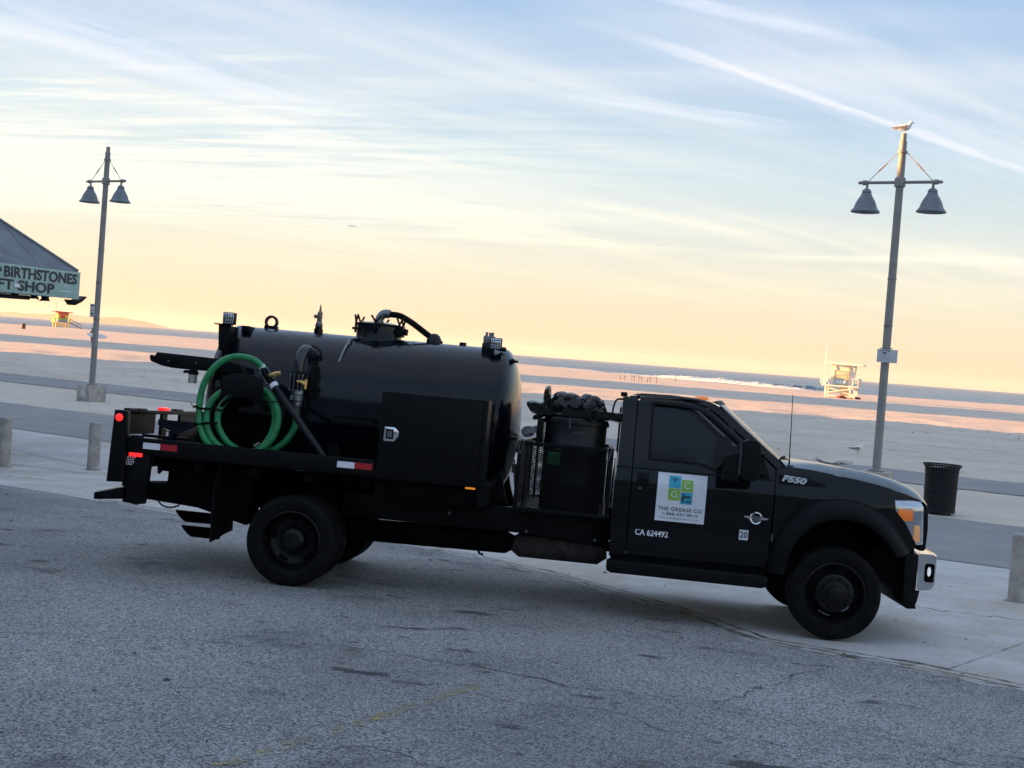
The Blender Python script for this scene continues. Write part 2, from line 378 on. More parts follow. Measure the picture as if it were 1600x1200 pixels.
def tag(o, label=None, cat=None, group=None, kind=None):
    if label: o['label'] = label
    if cat: o['category'] = cat
    if group: o['group'] = group
    if kind: o['kind'] = kind
    return o
def thing(name, label, cat, loc=(0, 0, 0), rot=(0, 0, 0), group=None, scale=1):
    o = bpy.data.objects.new(name, None); COL.objects.link(o); o.location = loc; o.rotation_euler = rot; o.scale = (scale,)*3; o.empty_display_size = .2
    return tag(o, label, cat, group)
def copy_tree(o, parent=None):
    c = o.copy(); COL.objects.link(c); c.parent = parent
    for ch in o.children: copy_tree(ch, c)
    return c
def text(name, body, size, mat, parent, loc, rot=(R(90), 0, 0), width=None, bold=0, extrude=.0012, align='CENTER', spacing=1.0, shear=0):
    cu = bpy.data.curves.new(name, 'FONT'); cu.body = body; cu.size = size; cu.extrude = extrude; cu.offset = bold; cu.align_x = align; cu.align_y = 'CENTER'; cu.space_character = spacing; cu.resolution_u = 3; cu.shear = shear
    ob = bpy.data.objects.new(name, cu); COL.objects.link(ob)
    dg = bpy.context.evaluated_depsgraph_get(); dg.update()
    me = bpy.data.meshes.new_from_object(ob.evaluated_get(dg)); bpy.data.objects.remove(ob)
    me.name = name
    if width:
        xs = [v.co.x for v in me.vertices]; k = width/(max(xs)-min(xs))
        for v in me.vertices: v.co.x *= k
    me.materials.clear(); me.materials.append(M[mat] if isinstance(mat, str) else mat)
    o = bpy.data.objects.new(name, me); COL.objects.link(o); o.parent = parent; o.location = loc; o.rotation_euler = rot
    return o
def sm(a, b, x):
    t = max(0, min(1, (x-a)/(b-a))); return t*t*(3-2*t)
def lerp_tab(tab, x):
    if x <= tab[0][0]: return tab[0][1]
    for (x0, y0), (x1, y1) in zip(tab, tab[1:]):
        if x <= x1: return y0+(y1-y0)*(x-x0)/(x1-x0)
    return tab[-1][1]
def spline(pts, per=10):
    pts = [Vector(p) for p in pts]; out = []
    for i in range(len(pts)-1):
        a, b, c, d = pts[max(i-1, 0)], pts[i], pts[i+1], pts[min(i+2, len(pts)-1)]
        for k in range(per):
            t = k/per
            out.append(.5*((2*b)+(-a+c)*t+(2*a-5*b+4*c-d)*t*t+(-a+3*b-3*c+d)*t**3))
    out.append(pts[-1]); return out

# ================================================================== setting
TH = R(30); DV = Vector((math.cos(TH), -math.sin(TH))); NV = Vector((math.sin(TH), math.cos(TH)))   # along / across the shore
def to_sn(p): v = Vector(p[:2]); return v.dot(DV), v.dot(NV)
def from_sn(s, n): v = DV*s+NV*n; return v.x, v.y
def hz(x, y):            # the lot falls gently towards the right and towards the beach, then lies level
    a = .015*(3.02-x)
    a = 0 if a < 0 else (a if a < .085 else .085+.03*math.tanh((a-.085)/.03))
    c = -.045*(max(y, -12)-11.33) if y < 18 else -.30015-.06*(1-math.exp(-(y-18)/1.3333))
    return a*(1-sm(16.5, 26, y))+c
GZ = -.36
def linefit(pts):
    q = [to_sn(p) for p in pts]; n = len(q); ms = sum(a for a, b in q)/n; mn = sum(b for a, b in q)/n
    k = sum((a-ms)*(b-mn) for a, b in q)/sum((a-ms)**2 for a, b in q)
    return lambda s: mn+k*(s-ms)
PATH_FAR = linefit([(-24.3, 61.6), (-12.06, 51.2), (13.27, 39.02), (15.49, 38.78)])  # path, shore, lamp posts, shop and towers scaled about the camera onto lower ground
PATH_NEAR = linefit([(-20.69, 52.52), (-15.48, 49.22), (12.06, 34.38), (13.31, 33.22)])
LANE_FAR = linefit([(-15.57, 39.65), (-11.66, 37.21), (8.91, 26.77), (10.15, 25.21)])
LANE_NEAR = linefit([(-11.96, 30.56), (-9.08, 29.09), (6.72, 19.73), (7.53, 19.23)])
E1 = sorted(to_sn(p) for p in [(-34, 33), (-16, 23.6), (-7.49, 19.28), (-6.8, 18.95), (-4.09, 16.77), (-1.66, 16.27), (-.21, 14.81), (.70, 13.74), (1.65, 12.09), (2.18, 10.74), (3.19, 10.19), (3.93, 9.51), (12, 4.6), (40, -12.5)])
def edge1(s): return lerp_tab(E1, s)
def jit(s, a, sc, seed=0): return a*noise.fractal(Vector((s*sc, seed, 0)), .6, 2.1, 5)
def srange():
    out = []; s = -320
    while s < 320:
        out.append(s); s += .12 if -12 < s < 8 else (1.0 if -40 < s < 40 else 12)
    return out+[320]
SS = srange()
def strip(name, lo, hi, z, mat, nv, ss=SS):
    mb = MB(); nu = len(ss)-1
    def fn(u, v):
        s = ss[round(u*nu)]; n = lo(s)+(hi(s)-lo(s))*v; x, y = from_sn(s, n); return (x, y, hz(x, y)+z)
    mb.grid(fn, nu, nv)
    o = mb.build(name, mat, recalc=False, merge=False, angle=80); return tag(o, kind='structure')
e1j = lambda s: edge1(s)+jit(s, .10, 1.4)+jit(s, .03, 7, 3)
def lot_rows():
    mb = MB(); ns = [0, .15, .4, .8, 1.4, 2.2, 3.2, 4.5, 6, 8, 11, 15, 22, 40, 90, 300]; nu = len(SS)-1
    def fn(u, v):
        s = SS[round(u*nu)]; n = e1j(s)-ns[round(v*(len(ns)-1))]; x, y = from_sn(s, n); return (x, y, hz(x, y))
    mb.grid(fn, nu, len(ns)-1); mb.f = [tuple(reversed(f)) for f in mb.f]
    o = mb.build('parking_lot', 'asphalt', recalc=False, merge=False, angle=80); tag(o, kind='structure')
lot_rows()
SC = [s for i, s in enumerate(SS) if i % 3 == 0 or abs(s) > 12]
strip('concrete_apron', lambda s: edge1(s)-1.0, lambda s: LANE_NEAR(s)+.5, -.014, 'concrete', 24, SC)
strip('service_road', LANE_NEAR, lambda s: LANE_FAR(s)+jit(s, .18, .5, 8), -.006, 'path', 8, SC)
strip('bike_path', lambda s: PATH_NEAR(s)+jit(s, .25, .4, 5), lambda s: PATH_FAR(s)+jit(s, .25, .35, 6), -.010, 'path', 8, SC)
# joints in the apron, cracks and the broken edge of the asphalt
def crackline(name, fn, s0, s1, w, z, mat, seed=0, step=.05):
    mb = MB(); n = int((s1-s0)/step)
    for_vs = []
    for i in range(n+1):
        s = s0+(s1-s0)*i/n; x, y = fn(s); x2, y2 = fn(s+.01); t = Vector((x2-x, y2-y)).normalized(); q = Vector((-t.y, t.x))
        ww = w*(.35+1.3*abs(noise.fractal(Vector((s*2.3, seed, 1)), .6, 2, 4))); j = jit(s, w*.8, 3.5, seed+20)
        a = Vector((x, y))+q*(j-ww); b = Vector((x, y))+q*(j+ww)
        for_vs += [(a.x, a.y, hz(a.x, a.y)+z), (b.x, b.y, hz(b.x, b.y)+z)]
    mb.add(for_vs, [(2*i, 2*i+2, 2*i+3, 2*i+1) for i in range(n)])
    o = mb.build(name, mat, recalc=False, merge=False); return tag(o, kind='structure')
crackline('edge_crack', lambda s: from_sn(s, edge1(s)+.10), -14, 12, .030, .004, 'crack', 1)
crackline('edge_crack', lambda s: from_sn(s, edge1(s)+.34+jit(s, .06, 1, 4)), -14, 12, .022, -.006, 'crack', 2)
crackline('mortar_edge', lambda s: from_sn(s, edge1(s)+.22), -14, 12, .075, -.009, 'mortar', 3)
for k, (s0, dn) in enumerate([(-9.2, 0), (-5.6, .1), (-2.0, 0), (1.6, 0), (5.2, 0)]):
    crackline('slab_joint', lambda t, s0=s0: from_sn(s0+.12*(t), edge1(s0)+.3+t), 0, 9.0 if k < 2 else 7.0, .004, -.009, 'crack', 5+k)
crackline('slab_joint', lambda s: from_sn(s, edge1(s)*.45+LANE_NEAR(s)*.55), -16, 12, .006, -.009, 'crack', 12)
for k, (p0, p1) in enumerate([((-1.2, 9.0), (3.9, 7.0)), ((-.2, 7.9), (3.2, 6.6)), ((-6.5, 12.5), (-2.0, 10.0)), ((1.4, 8.1), (2.6, 9.9)), ((-3.6, 8.2), (-1.1, 8.9)), ((-.9, 6.3), (1.9, 5.6)), ((2.4, 7.3), (4.2, 6.1))]):
    crackline('asphalt_crack', lambda t, p0=p0, p1=p1: (p0[0]+(p1[0]-p0[0])*t+jit(t, .1, 3, k), p0[1]+(p1[1]-p0[1])*t+jit(t, .2, 3, k+7)), 0, 1, .006, .004, 'crack', 30+k, .005)
crackline('apron_crack', lambda t: (4.3+1.9*t, 14.3-1.3*t+jit(t, .3, 3, 2)), 0, 1, .012, -.009, 'crack', 44, .01)
def quadline(name, p0, p1, w, z, mat):
    mb = MB(); a = Vector(p0); b = Vector(p1); t = (b-a).normalized(); q = Vector((-t.y, t.x))*w/2
    def fn(u, v):
        p = a+(b-a)*u+q*(2*v-1); return (p.x, p.y, hz(p.x, p.y)+z)
    o = mb.grid(fn, 40, 1).build(name, mat, recalc=False, merge=False); return tag(o, kind='structure')
quadline('parking_line', (-1.75, 4.7), (-.05, 8.05), .085, .005, 'yellow')
quadline('parking_line', (-11.0, 27.0), (-7.2, 23.3), .22, -.008, 'whiteline')
quadline('parking_line', (-9.6, 23.3), (-7.2, 22.3), .14, -.008, 'whiteline')
quadline('curb_line', (-9.6, 21.2), (-7.0, 20.6), .14, -.008, 'yellow')
quadline('parking_line', (5.6, 13.2), (8.8, 11.3), .10, -.008, 'whiteline')

# ---- sand: one sheet under everything, out to and below the water
SHORE = [(-910.0, 498.2), (-347.6, 486.6), (-173.8, 469.2), (-104.3, 498.2), (-34.8, 475.0), (3.5, 424.0), (28.4, 338.3), (46.3, 289.7), (64.9, 278.1), (85.7, 286.2), (120.5, 303.6), (231.7, 347.6), (910.0, 486.6)]
DUNES = [(-28.3, 75.9, 1.74, 1.27, 0.39), (-31.5, 77.2, 1.85, 1.04, 0.19), (-20.4, 71.8, 1.39, 0.93, 0.19), (-17.6, 70.7, 1.51, 0.7, 0.14), (-24.9, 92.7, 2.9, 1.16, 0.16), (-129.8, 393.9, 25.49, 16.22, 0.31), (2.9, 81.1, 3.48, 1.39, 0.09), (25.5, 71.8, 3.01, 1.16, 0.12), (-34.8, 106.6, 4.63, 1.62, 0.19)]
def sand_z(x, y):
    s, n = to_sn((x, y)); base = hz(x, y)-.03
    k = sm(.1, 2.2, n-PATH_FAR(s))
    if y > 0 and k > 0:
        b = .17*noise.fractal(Vector((x*.20, y*.20, 3)), .75, 2.1, 6)+.09*noise.fractal(Vector((x*.8, y*.8, 9)), .7, 2.1, 3)
        r = .13*math.exp(-((n-PATH_FAR(s)-1.3)/.7)**2)*(1+.7*noise.noise(Vector((s*.5, 2, 2))))
        b *= 1-.65*sm(75, 120, y)
        base += k*(b+.03)+r
        for (cx, cy, ax, ay, h) in DUNES:
            if abs(x-cx) < ax*3.2 and abs(y-cy) < ay*3.2:
                base += h*math.exp(-((x-cx)/ax)**2-((y-cy)/ay)**2)*(1+.35*noise.noise(Vector((x*1.6, y*1.6, 5))))
    else:
        m = sm(0, .8, n-LANE_FAR(s))*sm(0, .8, PATH_NEAR(s)-n)
        base += m*(.022+.03*noise.fractal(Vector((x*.7, y*.7, 1)), .8, 2, 4))
    ys = lerp_tab(SHORE, x)
    if y > ys-70: base += -.34*sm(ys-70, ys, y)
    if y > ys: base -= 1.2*sm(ys, ys+60, y)
    return base
def axis(segs):
    out = []
    for a, b, st in segs:
        n = max(1, round((b-a)/st)); out += [a+(b-a)*i/n for i in range(n)]
    return out+[segs[-1][1]]
XS = axis([(-900, -300, 60), (-300, -90, 6), (-90, -40, 2), (-40, 40, .7), (40, 90, 2), (90, 220, 6), (220, 900, 60)])
YS = axis([(-500, -40, 60), (-40, 0, 4), (0, 18, .8), (18, 66, .45), (66, 125, .9), (125, 230, 2.2), (230, 620, 5)])
mb = MB(); mb.grid(lambda u, v: (XS[round(u*(len(XS)-1))], YS[round(v*(len(YS)-1))], 0), len(XS)-1, len(YS)-1)
mb.v = [(x, y, sand_z(x, y)) for x, y, z in mb.v]
o = mb.build('beach_sand', 'sand', recalc=False, merge=False, angle=80); tag(o, kind='structure')
# ---- sea
SEAZ = -.75
XW = axis([(-9900, -900, 900), (-900, -200, 50), (-200, 300, 10), (300, 900, 50), (900, 9900, 900)]); YW = axis([(210, 600, 6), (600, 1500, 70), (1500, 10900, 900)])
mb = MB(); mb.grid(lambda u, v: (XW[round(u*(len(XW)-1))], YW[round(v*(len(YW)-1))], SEAZ), len(XW)-1, len(YW)-1)
mb.v = [(x, y, z+(.10*math.sin(y*.11+1.5*noise.noise(Vector((x*.01, y*.01, 0))))*sm(265, 345, y) if y < 900 else 0)) for x, y, z in mb.v]
o = mb.build('sea', 'sea', recalc=False, merge=False, angle=80); tag(o, kind='structure')
# ---- surf
def wave(name, p0, p1, h, width, label, mat='foam', seed=0, n=160):
    mb = MB(); a = Vector(p0); b = Vector(p1); t = (b-a).normalized(); q = Vector((t.y, -t.x))
    if q.y > 0: q = -q
    def fn(u, v):
        env = math.sin(math.pi*u)**.55*(.55+.6*abs(noise.fractal(Vector((u*9, seed, 0)), .7, 2, 4)))
        prof = math.sin(math.pi*min(1, v*1.0))**1.0*(1 if v > .4 else 1)
        p = a+(b-a)*u+q*(v-.5)*width*(1+.3*noise.noise(Vector((u*14, v*2, seed))))
        z = SEAZ-.12+h*env*prof+.45*h*env*prof*noise.fractal(Vector((u*60, v*6, seed)), .7, 2.1, 4)
        return (p.x, p.y, z)
    o = mb.grid(fn, n, 14).build(name, mat, recalc=False, merge=False, angle=80)
    return tag(o, label, 'wave', kind='stuff')
wave('breaking_wave', (38, 343), (65, 281), 1.35, 10, 'white breaking surf lit gold behind the truck cab', seed=1)
wave('breaking_wave', (57, 310), (76, 292), 1.1, 9, 'low dark green swell to the right of the breaking surf', 'sea', 2)
wave('breaking_wave', (25, 354), (42, 329), .4, 6, 'thin line of foam left of the breaking surf', seed=3)
wave('breaking_wave', (12, 400), (28, 351), .35, 7, 'thin far line of foam near the wooden posts', seed=4)
# ---- hills across the bay
HP = [(-7600, 10), (-6500, 60), (-5600, 40), (-4600, 32), (-3900, 18), (-3550, 22), (-3490, 32), (-3420, 26), (-3180, 46), (-3040, 46), (-2950, 40), (-2826, 44), (-2752, 55), (-2700, 46), (-2565, 33), (-2463, 4), (-2400, -6)]
mb = MB()
def hf(u, v):
    x = -7600+5200*u; h = lerp_tab(HP, x)+4*noise.fractal(Vector((x*.006, 0, 0)), .7, 2, 4)
    k = math.sin(math.pi*v)**.8
    return (x, 9000+(v-.5)*900, SEAZ-1+max(-2, h)*k*(1+.15*noise.noise(Vector((x*.003, v*5, 1)))))
o = mb.grid(hf, 260, 16).build('hills', 'hill', recalc=False, merge=False, angle=80); tag(o, kind='structure')
# ---- air
mb = MB().box(-10000, 10000, -600, 11000, -4, 72)
hm = bpy.data.materials.new('haze_air'); hm.use_nodes = True; ht = hm.node_tree; ht.nodes.clear()
pv = nd(ht, 'ShaderNodeVolumePrincipled'); pv.inputs['Color'].default_value = (.93, .93, .95, 1); pv.inputs['Density'].default_value = 6e-5; pv.inputs['Anisotropy'].default_value = .2
ho = nd(ht, 'ShaderNodeOutputMaterial'); ht.links.new(pv.outputs[0], ho.inputs['Volume'])
o = mb.build('haze', hm, smooth=False); tag(o, 'thin pale morning sea air over the whole bay', 'haze', kind='stuff')
# ---- unseen beachfront buildings, heights and gaps set so their shadows cover lot and sand
BD = Vector((-.62, .785)); BN = Vector((-.785, -.62))
def building(s0, s1, h, depth, label, storeys, tone):
    c = Vector((-28, 12))+BD*s0
    o = thing('beachfront_building', label, 'building', (c.x, c.y, -.5), (0, 0, math.atan2(BD.y, BD.x)), 'beachfront buildings left of the view')
    L = s1-s0-.03
    wm = P('stucco_'+label.split()[0], tone, .9, 0, .12, 2)
    MB().box(0, L, 0, depth, -.6, h-.5).build('wall', wm, o)
    pr = MB().box(-.0, L, -.12, depth+.1, h-.497, h).build('parapet', wm, o)
    nx = max(2, int(L/3.2)); sh = (h-.6)/storeys
    wm_ = MB().box(-.55, .55, -.04, .06, 0, 1.4)
    first = None
    for k in range(storeys):
        for i in range(nx):
            x = (i+.5)*L/nx; z = k*sh+.9
            if first is None:
                first = wm_.build('window', 'tint', o); w = first
            else:
                w = first.copy(); COL.objects.link(w); w.parent = o
            w.location = (x, -.02, z)
    return o
building(-72, -42, 9.5, 6, 'white unseen building added behind the camera to darken reflections, farthest to the right', 3, (.40, .40, .40))  # this and the next are added to darken reflections in the truck
building(-42, -14, 8.5, 6, 'grey blue unseen building added behind the camera to darken reflections', 2, (.25, .27, .30))
building(-14, 22, 10.0, 6, 'tan two storey beachfront building nearest the camera, out of view on the left', 2, (.34, .29, .24))
building(22, 43, 13.75, 5, 'narrow grey beachfront building next to the tan one, out of view', 3, (.30, .30, .31))
building(43, 66, 15.4, 5, 'brick coloured beachfront building of four storeys, out of view', 4, (.30, .18, .13))
building(66, 115, 15.0, 5, 'long cream beachfront building before the sunlit street gap, out of view', 4, (.42, .38, .30))
building(171, 234.6, 25.5, 5, 'tall pale beachfront building beyond the sunlit street gap, out of view', 7, (.40, .38, .36))

# ================================================================== the truck
TR = thing('tank_truck', 'black vacuum tank truck with a regular cab parked across the lot', 'truck', (-1.777, 12.616, .0141), (-.045, .0118, -.0706))
WB = 4.794
def bothsides(fn):
    for sd in (-1, 1): fn(sd)
# ---- wheels
def tyre_prof(w=.112, ro=.405, ri=.258):
    pr = [(ri, -w*.80), (ri+.012, -w*.92), (ri+.04, -w*1.0), (ro-.055, -w*1.02), (ro-.028, -w*.98), (ro-.008, -w*.88)]
    for g in (-.55, -.18, .18, .55):
        pr += [(ro-.002, w*(g-.09)), (ro-.013, w*(g-.06)), (ro-.013, w*(g+.06)), (ro-.002, w*(g+.09))]
    pr += [(ro-.008, w*.88), (ro-.028, w*.98), (ro-.055, w*1.02), (ri+.04, w), (ri+.012, w*.92), (ri, w*.80)]
    return pr
def make_wheel(x, y, kind, sd):
    t = MB().lathe(tyre_prof(), axis='y', n=64)
    # sidewall relief rings
    for rr in (.300, .345): t.lathe([(rr-.004, sd*.1135), (rr, sd*.1155), (rr+.004, sd*.1135)], axis='y', n=64)
    w = t.build('wheel', 'rubber', TR, recalc=True, angle=32); w.location = (x, y, .40)
    if kind == 'front':
        pr = [(.262, .085), (.266, .100), (.258, .104), (.250, .092), (.232, .070), (.222, .035), (.200, .045), (.178, .070), (.165, .092), (.150, .098), (.118, .098), (.112, .112), (.075, .118), (.070, .135), (.045, .140), (.0, .141)]
    elif kind == 'outer':
        pr = [(.262, .085), (.266, .100), (.258, .104), (.250, .092), (.236, .060), (.230, .0), (.222, -.06), (.200, -.075), (.165, -.085), (.115, -.088), (.110, -.05), (.104, .03), (.085, .045), (.06, .05), (0, .052)]
    else:
        pr = [(.262, .085), (.25, .08), (.235, 0), (.22, -.05), (0, -.06)]
    rm = MB().lathe([(r, h*sd) for r, h in pr], axis='y', n=48)
    rm.build('rim', 'rim', w, angle=30)
    if kind != 'inner':
        yy = .10 if kind == 'front' else -.082; nut = None
        for i in range(10):
            a = 2*math.pi*i/10; p = Vector((.134*math.cos(a), sd*yy, .134*math.sin(a)))
            if nut is None: nut = c = MB().tube([(0, 0, 0), (0, sd*.028, 0)], .014, 6).build('lug_nut', 'rim', w)
            else: c = nut.copy(); COL.objects.link(c); c.parent = w
            c.location = p
        rr, yy = (.200, .052) if kind == 'front' else (.196, -.072)
        for i in range(5):
            a = 2*math.pi*(i+.35)/5
            arc = [Vector((rr*math.cos(a+d), sd*yy, rr*math.sin(a+d))) for d in (-.2, -.1, 0, .1, .2)]
            MB().tube(arc, .019, 8).build('hand_hole', 'under', w)
    return w
bothsides(lambda sd: make_wheel(WB, sd*.945, 'front', sd))
bothsides(lambda sd: make_wheel(0, sd*1.065, 'outer', sd))
bothsides(lambda sd: make_wheel(0, sd*.735, 'inner', sd))
# pale crescents standing in for light seen through the front rim's hand holes
MB().tube([(WB+.07, -1.045, .40-.145), (WB+.105, -1.05, .40-.125), (WB+.125, -1.05, .40-.10)], .010, 6).build('hand_hole_light', 'galv', TR)
MB().tube([(WB-.13, -1.045, .40-.155), (WB-.08, -1.05, .40-.18), (WB-.03, -1.05, .40-.19)], .006, 6).build('hand_hole_light', 'galv', TR)
# ---- chassis
def rail(sd): MB().box(-1.35, 5.35, sd*.43-.04, sd*.43+.04, .62, .86).build('frame_rail', 'under', TR, bevel=.012)
bothsides(rail)
mb = MB()
for x in (-1.2, -.4, .6, 1.6, 2.6, 4.2, 5.2): mb.box(x-.05, x+.05, -.388, .388, .66, .82)
mb.build('cross_members', 'under', TR, bevel=.01)
MB().lathe([(0, -.95), (.075, -.95), (.075, -.25), (.13, -.2), (.2, -.1), (.21, 0), (.2, .1), (.13, .2), (.075, .25), (.075, .95), (0, .95)], (0, 0, .40), 'y', 24).build('rear_axle', 'under', TR)
MB().cyl((.1, 0, .42), (2.9, 0, .52), .05, 12).build('drive_shaft', 'under', TR)
MB().tube([(WB, -.8, .42), (WB, -.4, .36), (WB, .4, .36), (WB, .8, .42)], .055, 12).build('front_axle', 'under', TR)
def spring(sd):
    mb = MB()
    for k in range(6):
        l = .75-.09*k
        mb.grid(lambda u, v, k=k, l=l: (-l+2*l*u, sd*.55-.04+.08*v, .66-.02*k-.14*(1-((2*u-1)*l/.75)**2)), 14, 1)
        mb.grid(lambda u, v, k=k, l=l: (-l+2*l*u, sd*.55-.04+.08*v, .648-.02*k-.14*(1-((2*u-1)*l/.75)**2)), 14, 1)
    mb.build('leaf_spring', 'under', TR)
bothsides(spring)
# shock absorber in the front arch, blue sleeve
MB().cyl((WB-.20, -.62, .45), (WB-.26, -.60, 1.05), .033, 10).build('shock_absorber', P('blue_shock', (.01, .09, .17), .4), TR)
MB().box(4.30, 5.30, -.70, .70, .62, 1.15).build('engine_block', 'under', TR, bevel=.05)
def inner_arch(sd): MB().lathe([(.60, sd*.62), (.60, sd*.97)], (WB, 0, .46), 'y', 24, R(-8), R(188)).build('wheel_liner', 'under', TR)
bothsides(inner_arch)
# long near-side skirt under the deck, air tank, muffler, exhaust
MB().prism([(.33, .62), (1.95, .62), (2.80, .585), (2.80, .845), (.33, .845)], -.62, -.50).build('side_skirt', 'steel', TR, bevel=.008)
mb = MB()
for x, z in ((1.33, .74), (2.05, .64), (2.68, .62)): mb.bolt((x, -.62, z), (0, -1, 0), .014, .01)
mb.build('skirt_bolts', 'galv', TR)
MB().tube([(.36, -.50, .50), (.42, -.50, .50), (1.86, -.48, .51), (1.95, -.48, .52)], [.06, .105, .105, .06], 18).build('air_tank', 'under', TR)
MB().tube([(1.90, -.47, .50), (1.99, -.47, .50), (2.72, -.47, .50), (2.80, -.47, .51)], [.05, .115, .115, .06], 20).build('muffler', 'rust', TR)
MB().tube([(1.6, -.45, .47), (1.62, -.45, .38), (1.66, -.45, .37)], .012, 8).build('drain_pipe', 'under', TR)
for (x, z, l) in ((-1.10, .47, .3), (-1.03, .335, .22)):
    r = .052; mb = MB(); n = 18; vs = []
    for k, (xx, sl) in enumerate(((x-.09, 1), (x+l, 0), )):
        for j in range(n):
            a = 2*math.pi*j/n; vs.append((xx-(sl*.055*math.sin(a)), -.60+r*math.cos(a), z+r*math.sin(a)))
    mb.add(vs, [(j, (j+1) % n, n+(j+1) % n, n+j) for j in range(n)]+[tuple(range(n, 2*n))]); mb.build('exhaust_tip', 'under', TR)
# rear underbody
MB().prism([(-1.245, .995), (-1.25, .785), (-1.54, .765), (-1.54, .63), (-.95, .59), (-.48, .47), (-.46, .9), (-.46, .995)], -.92, -.52).build('hydraulic_tank', 'under', TR, bevel=.02)
MB().prism([(-1.30, .60), (-.5, .60), (-.5, .70), (-1.34, .74)], -.50, .6).build('tow_frame', 'under', TR)
MB().tube(spline([(-1.30, -.95, .62), (-1.25, -.97, .585), (-1.17, -.97, .575), (-1.10, -.95, .60)], 5), .008, 6).build('air_line', 'rubber', TR)
MB().tube(spline([(-1.25, -1.0, .99), (-1.28, -1.0, .95), (-1.29, -1.0, .90), (-1.31, -1.0, .88)], 5), .016, 8).build('wiring_plug', 'rubber', TR)
def mudflap(sd):
    mb = MB()
    def fn(u, v, dx=0): 
        y = sd*(1.18-.68*u); z = 1.02-.70*v
        x = -.70-.05*v*v+.02*math.sin(u*3.1)*v-.03*math.sin(v*4); return (x+dx, y, z+(.09*u*(v > .95)))
    mb.grid(fn, 8, 14); mb.grid(lambda u, v: fn(u, v, .012), 8, 14)
    for u in (0, 1): mb.grid(lambda a, v, u=u: fn(u, v, .012*a), 1, 14)
    mb.grid(lambda u, a: fn(u, 1, .012*a), 8, 1)
    mb.build('mud_flap', 'rubber', TR)
bothsides(mudflap)
def fenderplate(sd): MB().lathe([(.47, sd*.62), (.47, sd*1.19)], (0, 0, .42), 'y', 20, R(20), R(160)).build('rear_fender', 'under', TR)
# ---- deck, rails, tail rack, bumper
MB().box(-1.62, 1.72, -1.15, 1.15, 1.03, 1.075).build('deck', 'steel', TR, bevel=.006)
mb = MB()
for x in (-1.4, -.9, -.4, .1, .6, 1.1, 1.6): mb.box(x-.04, x+.04, -1.14, 1.14, .93, 1.028)
for y in (-.43, .43): mb.box(-1.5, 1.7, y-.05, y+.05, .862, .928)
mb.build('deck_joists', 'under', TR)
def siderail(sd):
    x1 = .695 if sd < 0 else 1.72
    o = MB().prism([(sd*1.205, 1.045), (sd*1.205, 1.188), (sd*1.155, 1.188), (sd*1.155, 1.178), (sd*1.195, 1.178), (sd*1.195, 1.055), (sd*1.155, 1.055), (sd*1.155, 1.045)], -1.56, x1, 'x').build('deck_rail', 'steel', TR, bevel=.003)
    return o
rails = [siderail(sd) for sd in (-1, 1)]
for x in (-1.40, .36):
    MB().box(x, x+.155, -1.2085, -1.2055, 1.095, 1.150).build('reflector_tape', 'reflw', rails[0])
    MB().box(x+.156, x+.312, -1.2085, -1.2055, 1.095, 1.150).build('reflector_tape', 'reflr', rails[0])
def tailpost(sd):
    y0, y1 = (sd*1.235, sd*1.12) if sd > 0 else (sd*1.235, sd*1.12)
    mb = MB().prism([(-1.695, .775), (-1.53, .785), (-1.575, 1.42), (-1.68, 1.42)], min(y0, y1), max(y0, y1))
    p = mb.build('tail_post', 'steel', TR, bevel=.008)
    l = MB().lathe([(0, 0), (.034, 0), (.038, .006), (.034, .02), (.02, .028), (0, .03)], (0, 0, 0), 'y', 20); 
    l.v = [(x-1.625, sd*1.236+sd*y, z+1.355) for x, y, z in l.v]; l.build('marker_lamp', 'redlamp', p)
    MB().lathe([(.036, 0), (.046, 0), (.046, .014), (.036, .014)], (-1.625, sd*1.236 if sd > 0 else -1.25, 1.355), 'y', 20).build('lamp_bezel', 'plastic', p)
    return p
posts = [tailpost(sd) for sd in (-1, 1)]
def tailplate(sd):
    pts = [(-1.565, .745), (-1.335, .745), (-1.325, 1.03), (-1.40, 1.05), (-1.56, 1.135)]
    y0, y1 = sorted((sd*1.195, sd*1.125)); o = MB().prism(pts, y0, y1).build('tail_plate', 'steel', TR, bevel=.006)
    MB().box(-1.515, -1.40, *sorted((sd*1.225, sd*1.197)), 1.018, 1.052).build('tail_lamp', 'redlamp', o)
    rf = MB()
    for i in range(4):
        for j in range(5):
            x = -1.535+.022*i+(.011 if j % 2 else 0)-.006*j; z = 1.03-.021*j
            if z < 1.015 and i < 4: rf.add([(x-.009, sd*1.199, z), (x, sd*1.199, z-.009), (x+.009, sd*1.199, z), (x, sd*1.199, z+.009)], [(0, 1, 2, 3)])
    rf.build('reflector_dots', 'reflw', o)
    return o
plates = [tailplate(sd) for sd in (-1, 1)]
# the rack across the tail: panels with a window between them
MB().box(-1.655, -1.605, -1.118, 1.118, 1.385, 1.42).build('rack_top_bar', 'steel', TR, bevel=.004)
MB().box(-1.648, -1.618, -1.118, -.32, 1.20, 1.384).build('rack_panel', 'steel', TR)
MB().box(-1.648, -1.618, -.12, .02, 1.09, 1.384).build('rack_panel', 'steel', TR)
MB().box(-1.648, -1.618, .42, 1.118, 1.09, 1.384).build('rack_panel', 'steel', TR)
MB().box(-1.648, -1.61, -1.118, 1.118, 1.078, 1.15).build('rack_sill', 'steel', TR)
MB().box(-1.655, -1.60, -.18, .02, 1.421, 1.452).build('rack_lamp', 'redlamp', TR, bevel=.006)
for y in (-.95, -.7, .35): MB().prism([(-1.67, 1.42), (-1.60, 1.42), (-1.61, 1.438), (-1.66, 1.438)], y-.1, y+.1).build('rack_clip', 'plastic', TR)
MB().box(-1.57, -1.47, -1.10, -1.0, 1.078, 1.20).build('hinge_block', 'steel', TR, bevel=.01)
